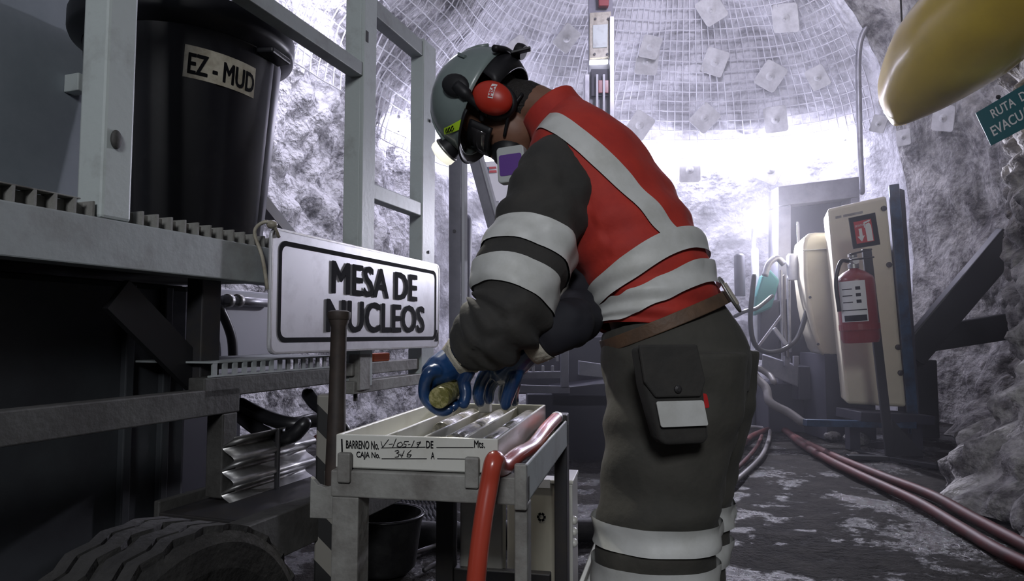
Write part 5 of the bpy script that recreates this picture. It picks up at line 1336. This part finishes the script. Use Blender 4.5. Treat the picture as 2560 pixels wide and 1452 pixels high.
# rig legs: upright and slanted stay
rl = thing('drill_tripod', 'dark upright steel leg and slanted stay seen under the respirator', 'rig frame', at(1142, 850, 4.6))
def lq(name, pts, m, Y=4.6, d=0.04): return build(MB().prism([at(x, y, Y) for x, y in pts], (0.02, d, 0)), name, m, rl, bevel=0.002)
lq('upright', [(1122, 330), (1152, 330), (1152, 880), (1122, 880)], 'grey_machine', d=0.10)
lq('upright_edge', [(1150, 330), (1161, 330), (1161, 880), (1150, 880)], 'white_machine', 4.62, 0.02)
lq('slanted_stay', [(1158, 350), (1182, 350), (1262, 640), (1238, 640)], 'grey_machine', 4.75)
lq('stay_edge', [(1182, 350), (1192, 350), (1272, 640), (1262, 640)], 'white_machine', 4.77, 0.02)
build(MB().tube([at(1166, 550, 4.9), at(1163, 880, 4.9)], 0.042, 12, True), 'cylinder', 'grey_machine', rl, smooth=True)
build(MB().lathe([(.012, 0), (.012, .01)], at(1136, 578, 4.6), (0, -1, 0), 8), 'bolt', 'steel_black', rl)
a_ = at(1142, 870, 4.65); build(MB().box(a_.x-.05, a_.x+.05, a_.y, a_.y+.08, 0, a_.z), 'foot', 'grey_machine', rl)
# small printed notice with a flag
fp_ = at(1205, 455, 6.6)
no = thing('wall_notice', 'white notice with a small flag print behind the respirator', 'notice', at(1240, 480, 6.6))
build(MB().prism([at(x, y, 6.6) for x, y in ((1195, 405), (1285, 400), (1290, 500), (1200, 505))], (0, .01, 0)), 'board', 'print_white', no)
build(MB().add([at(x, y, 6.59) for x, y in ((1208, 418), (1222, 417), (1223, 432), (1209, 433))], [(0, 1, 2, 3)]), 'flag_blue', 'blue_steel', no)
build(MB().add([at(x, y, 6.59) for x, y in ((1222, 417), (1240, 416), (1241, 421), (1223, 422))], [(0, 1, 2, 3)]).add([at(x, y, 6.59) for x, y in ((1223, 426), (1241, 425), (1242, 431), (1223, 432))], [(0, 1, 2, 3)]), 'flag_red', 'print_red', no)
a_ = at(1242, 502, 6.63); build(MB().box(a_.x-.02, a_.x+.02, 6.62, 6.66, 0, a_.z+.1), 'notice_post', 'galv', no)
# rig base, valve bank under the arms
rb = thing('valve_bank', 'dark valve bank and frame of the drill rig seen under the arms', 'rig base', floor_at(1400, 1000))
def rq(name, pts, m, Y, d): return build(MB().prism([at(x, y, Y) for x, y in pts], (0, d, 0)), name, m, rb, bevel=0.004)
rq('frame_post', [(1402, 840), (1422, 840), (1422, 968), (1402, 968)], 'grey_machine', 4.9, .06)
rq('frame_rail', [(1285, 930), (1422, 928), (1422, 946), (1285, 948)], 'grey_machine', 4.92, .06)
rq('frame_rail', [(1285, 962), (1425, 966), (1425, 984), (1285, 982)], 'grey_machine', 4.92, .06)
rq('base_block', [(1380, 972), (1545, 955), (1545, 1015), (1380, 1015)], 'machine_dark', 5.0, .5)
rq('back_block', [(1290, 850), (1560, 840), (1560, 985), (1290, 985)], 'machine_dark', 5.5, .3)
rq('valve_box', [(1448, 902), (1504, 910), (1512, 944), (1448, 938)], 'grey_machine', 5.0, .1)
for i in range(7):
    x = 1330+i*12; rq('valve_fitting', [(x, 914-(i % 2)*26), (x+7, 914-(i % 2)*26), (x+7, 930-(i % 2)*26), (x, 930-(i % 2)*26)], 'galv', 4.95, .03)
rq('bracket', [(1528, 880), (1542, 878), (1542, 905), (1520, 900)], 'galv', 5.0, .03)
a_ = floor_at(1400, 1012); build(MB().box(a_.x-.5, a_.x+.7, 5.0, 5.5, -0.02, at(1400, 985, 5.0).z), 'base_skid', 'machine_dark', rb, bevel=.01)
# orange thing behind the sign
zo = tl(1000, 900)[2]; ou = tl(946, 880, -0.03)[1]
mb = MB().box(-0.055, -0.012, ou-0.07, ou+0.07, zo, zo+0.035); mb.v = [WM[trailer.name] @ v for v in mb.v]
tag(build(mb, 'tool_case', 'orange', bevel=0.006), 'small orange case on the trailer rail just below the hanging sign', 'case')

# ------------------------------------------------------------------ white machine and hoses seen behind the trailer post
wm_ = thing('white_machine', 'white machine body seen between the trailer post and the hanging sign', 'machine', WM[trailer.name] @ Vector((-0.9, 1.2, 0)))
wq = [WM[trailer.name] @ tl(x, y, -0.62) for x, y in ((478, 738), (700, 770), (700, 880), (478, 905))]
wu0, wu1, wz0, wz1 = tl(478, 800, -.62)[1], tl(720, 800, -.62)[1], tl(600, 900, -.62)[2], 1.09
wmb = MB().box(-1.3, -.62, wu0, wu1, wz0-.06, wz1); wmb.v = [WM[trailer.name] @ v for v in wmb.v]
build(wmb, 'casing', 'white_machine', wm_, bevel=0.01)
wmb = MB().box(-1.2, -.8, wu0+.1, wu1-.1, 0, wz0-.06); wmb.v = [WM[trailer.name] @ v for v in wmb.v]; build(wmb, 'undercarriage', 'machine_dark', wm_)
def wv(px, py): return WM[trailer.name] @ tl(px, py, -.585)
build(MB().tube([wv(556, 750), wv(690, 758)], 0.020, 12), 'outlet_pipe', 'galv', wm_, smooth=True)
for x in (566, 590): build(MB().tube([wv(x, 751), wv(x+10, 752)], 0.028, 12), 'pipe_fitting', 'steel_bare', wm_, smooth=True)
build(MB().tube(spline([wv(552, 775), wv(568, 810), wv(580, 850), wv(583, 905)], 6), 0.020, 10, True), 'outlet_hose', 'hose_black', wm_, smooth=True)
build(MB().tube(spline([wv(495, 735), wv(490, 765), wv(500, 800)], 6), 0.020, 10, True), 'outlet_hose', 'hose_black', wm_, smooth=True)
# black hoses below the step
bg = 'black hoses slung under the step'
for i, (pts, lb) in enumerate(((((600, 1010, 2.35), (660, 1040, 2.3), (730, 1060, 2.25), (790, 1050, 2.3), (850, 1060, 2.4)), 'upper black hose slung under the step plank'),
                               (((590, 1030, 2.4), (640, 1070, 2.3), (690, 1095, 2.25), (730, 1090, 2.2), (760, 1060, 2.2)), 'lower black hose sagging under the step plank'),
                               (((770, 985, 2.5), (790, 1010, 2.45), (830, 1040, 2.4), (860, 1075, 2.4)), 'short black hose beside the striped post'))):
    hose_thing('slung_hose', lb, [at(*p) for p in pts], 0.024, 'hose_black', group=bg)
hose_thing('thin_red_hose', 'thin dark red line running down beside the striped post', [at(740, 1130, 2.6), at(790, 1095, 2.6), at(850, 1060, 2.6)], 0.012, 'hose_red_dull')

# ------------------------------------------------------------------ floor grating and rubber things under the table
c0_, c1_ = floor_at(925, 1258), floor_at(1120, 1272)
gw = thing('walkway_grating', 'serrated steel walkway grating lying on the wet floor under the table', 'grating', (c0_+c1_)/2)
dx = (c1_-c0_); wd = floor_at(925, 1312)-c0_; nb = 20
build(MB().prism([c0_ + Vector((0, 0, .01)), c1_ + Vector((0, 0, .01)), c1_+wd + Vector((0, 0, .01)), c0_+wd + Vector((0, 0, .01))], (0, 0, .004)), 'base_sheet', 'steel_black', gw)
for j in range(4):
    a_ = c0_ + wd*(j/3.0); mb = MB(); P = []
    for i in range(nb*2+1): P.append(a_ + dx*(i/(nb*2)) + wd*(0.10*(1 if i % 2 else -1)) + Vector((0, 0, .03)))
    mb.tube(P, 0.010, 5); build(mb, 'serrated_bar', 'galv', gw)
tyc = floor_at(960, 1425); tyc.z = 0.0
rt = thing('rubber_bucket', 'black rubber bucket with shiny rim on the floor under the table', 'bucket', tyc)
build(MB().lathe([(0.10, 0.0), (0.12, 0.02), (0.145, 0.20), (0.150, 0.205), (0.150, 0.215), (0.140, 0.215), (0.115, 0.03), (0.0, 0.03)], tyc, (0, 0, 1), 40), 'bucket_wall', 'rubber', rt, smooth=2)
build(MB().tube([tyc + Vector((0.150*math.cos(a), 0.150*math.sin(a), 0.212)) for a in [2*PI*k/40 for k in range(41)]], 0.006, 6), 'rim', 'hose_black', rt, smooth=True)
for i, (p0, p1, lb) in enumerate((((1010, 1392), (1125, 1350), 'thin dark rod lying beside the bucket under the table'), ((1060, 1425), (1135, 1385), 'short shiny rod lying near the bucket under the table'))):
    a_, b_ = floor_at(*p0, .012), floor_at(*p1, .012); tag(build(MB().tube([a_, b_], 0.010, 8), 'steel_rod', 'galv', smooth=True), lb, 'rod')
pts = [floor_at(x, y, .04) for x, y in ((900, 1330), (990, 1325), (1120, 1335), (1260, 1330), (1450, 1325), (1500, 1318))]
hose_thing('dark_floor_pipe', 'thick black pipe lying across the floor behind the table legs', pts, 0.05, 'rubber', cat='pipe')

# ------------------------------------------------------------------ dusty haze in the far half of the drift
hzm = bpy.data.materials.new('haze'); hzm.use_nodes = True; MATS['haze'] = hzm
nt = hzm.node_tree; nt.nodes.remove(nt.nodes['Principled BSDF'])
vsn = nt.nodes.new('ShaderNodeVolumeScatter'); vsn.inputs['Density'].default_value = HAZE; vsn.inputs['Color'].default_value = (0.92, 0.92, 1.0, 1); vsn.inputs['Anisotropy'].default_value = 0.4
nt.links.new(vsn.outputs[0], nt.nodes['Material Output'].inputs['Volume'])
if HAZE > 0:
    o = build(MB().box(-3.2, 4.7, 2.6, 8.9, 0.02, 5.2), 'haze', 'haze'); tag(o, 'thin bluish dust haze filling the far end of the drift', 'haze', kind='stuff')
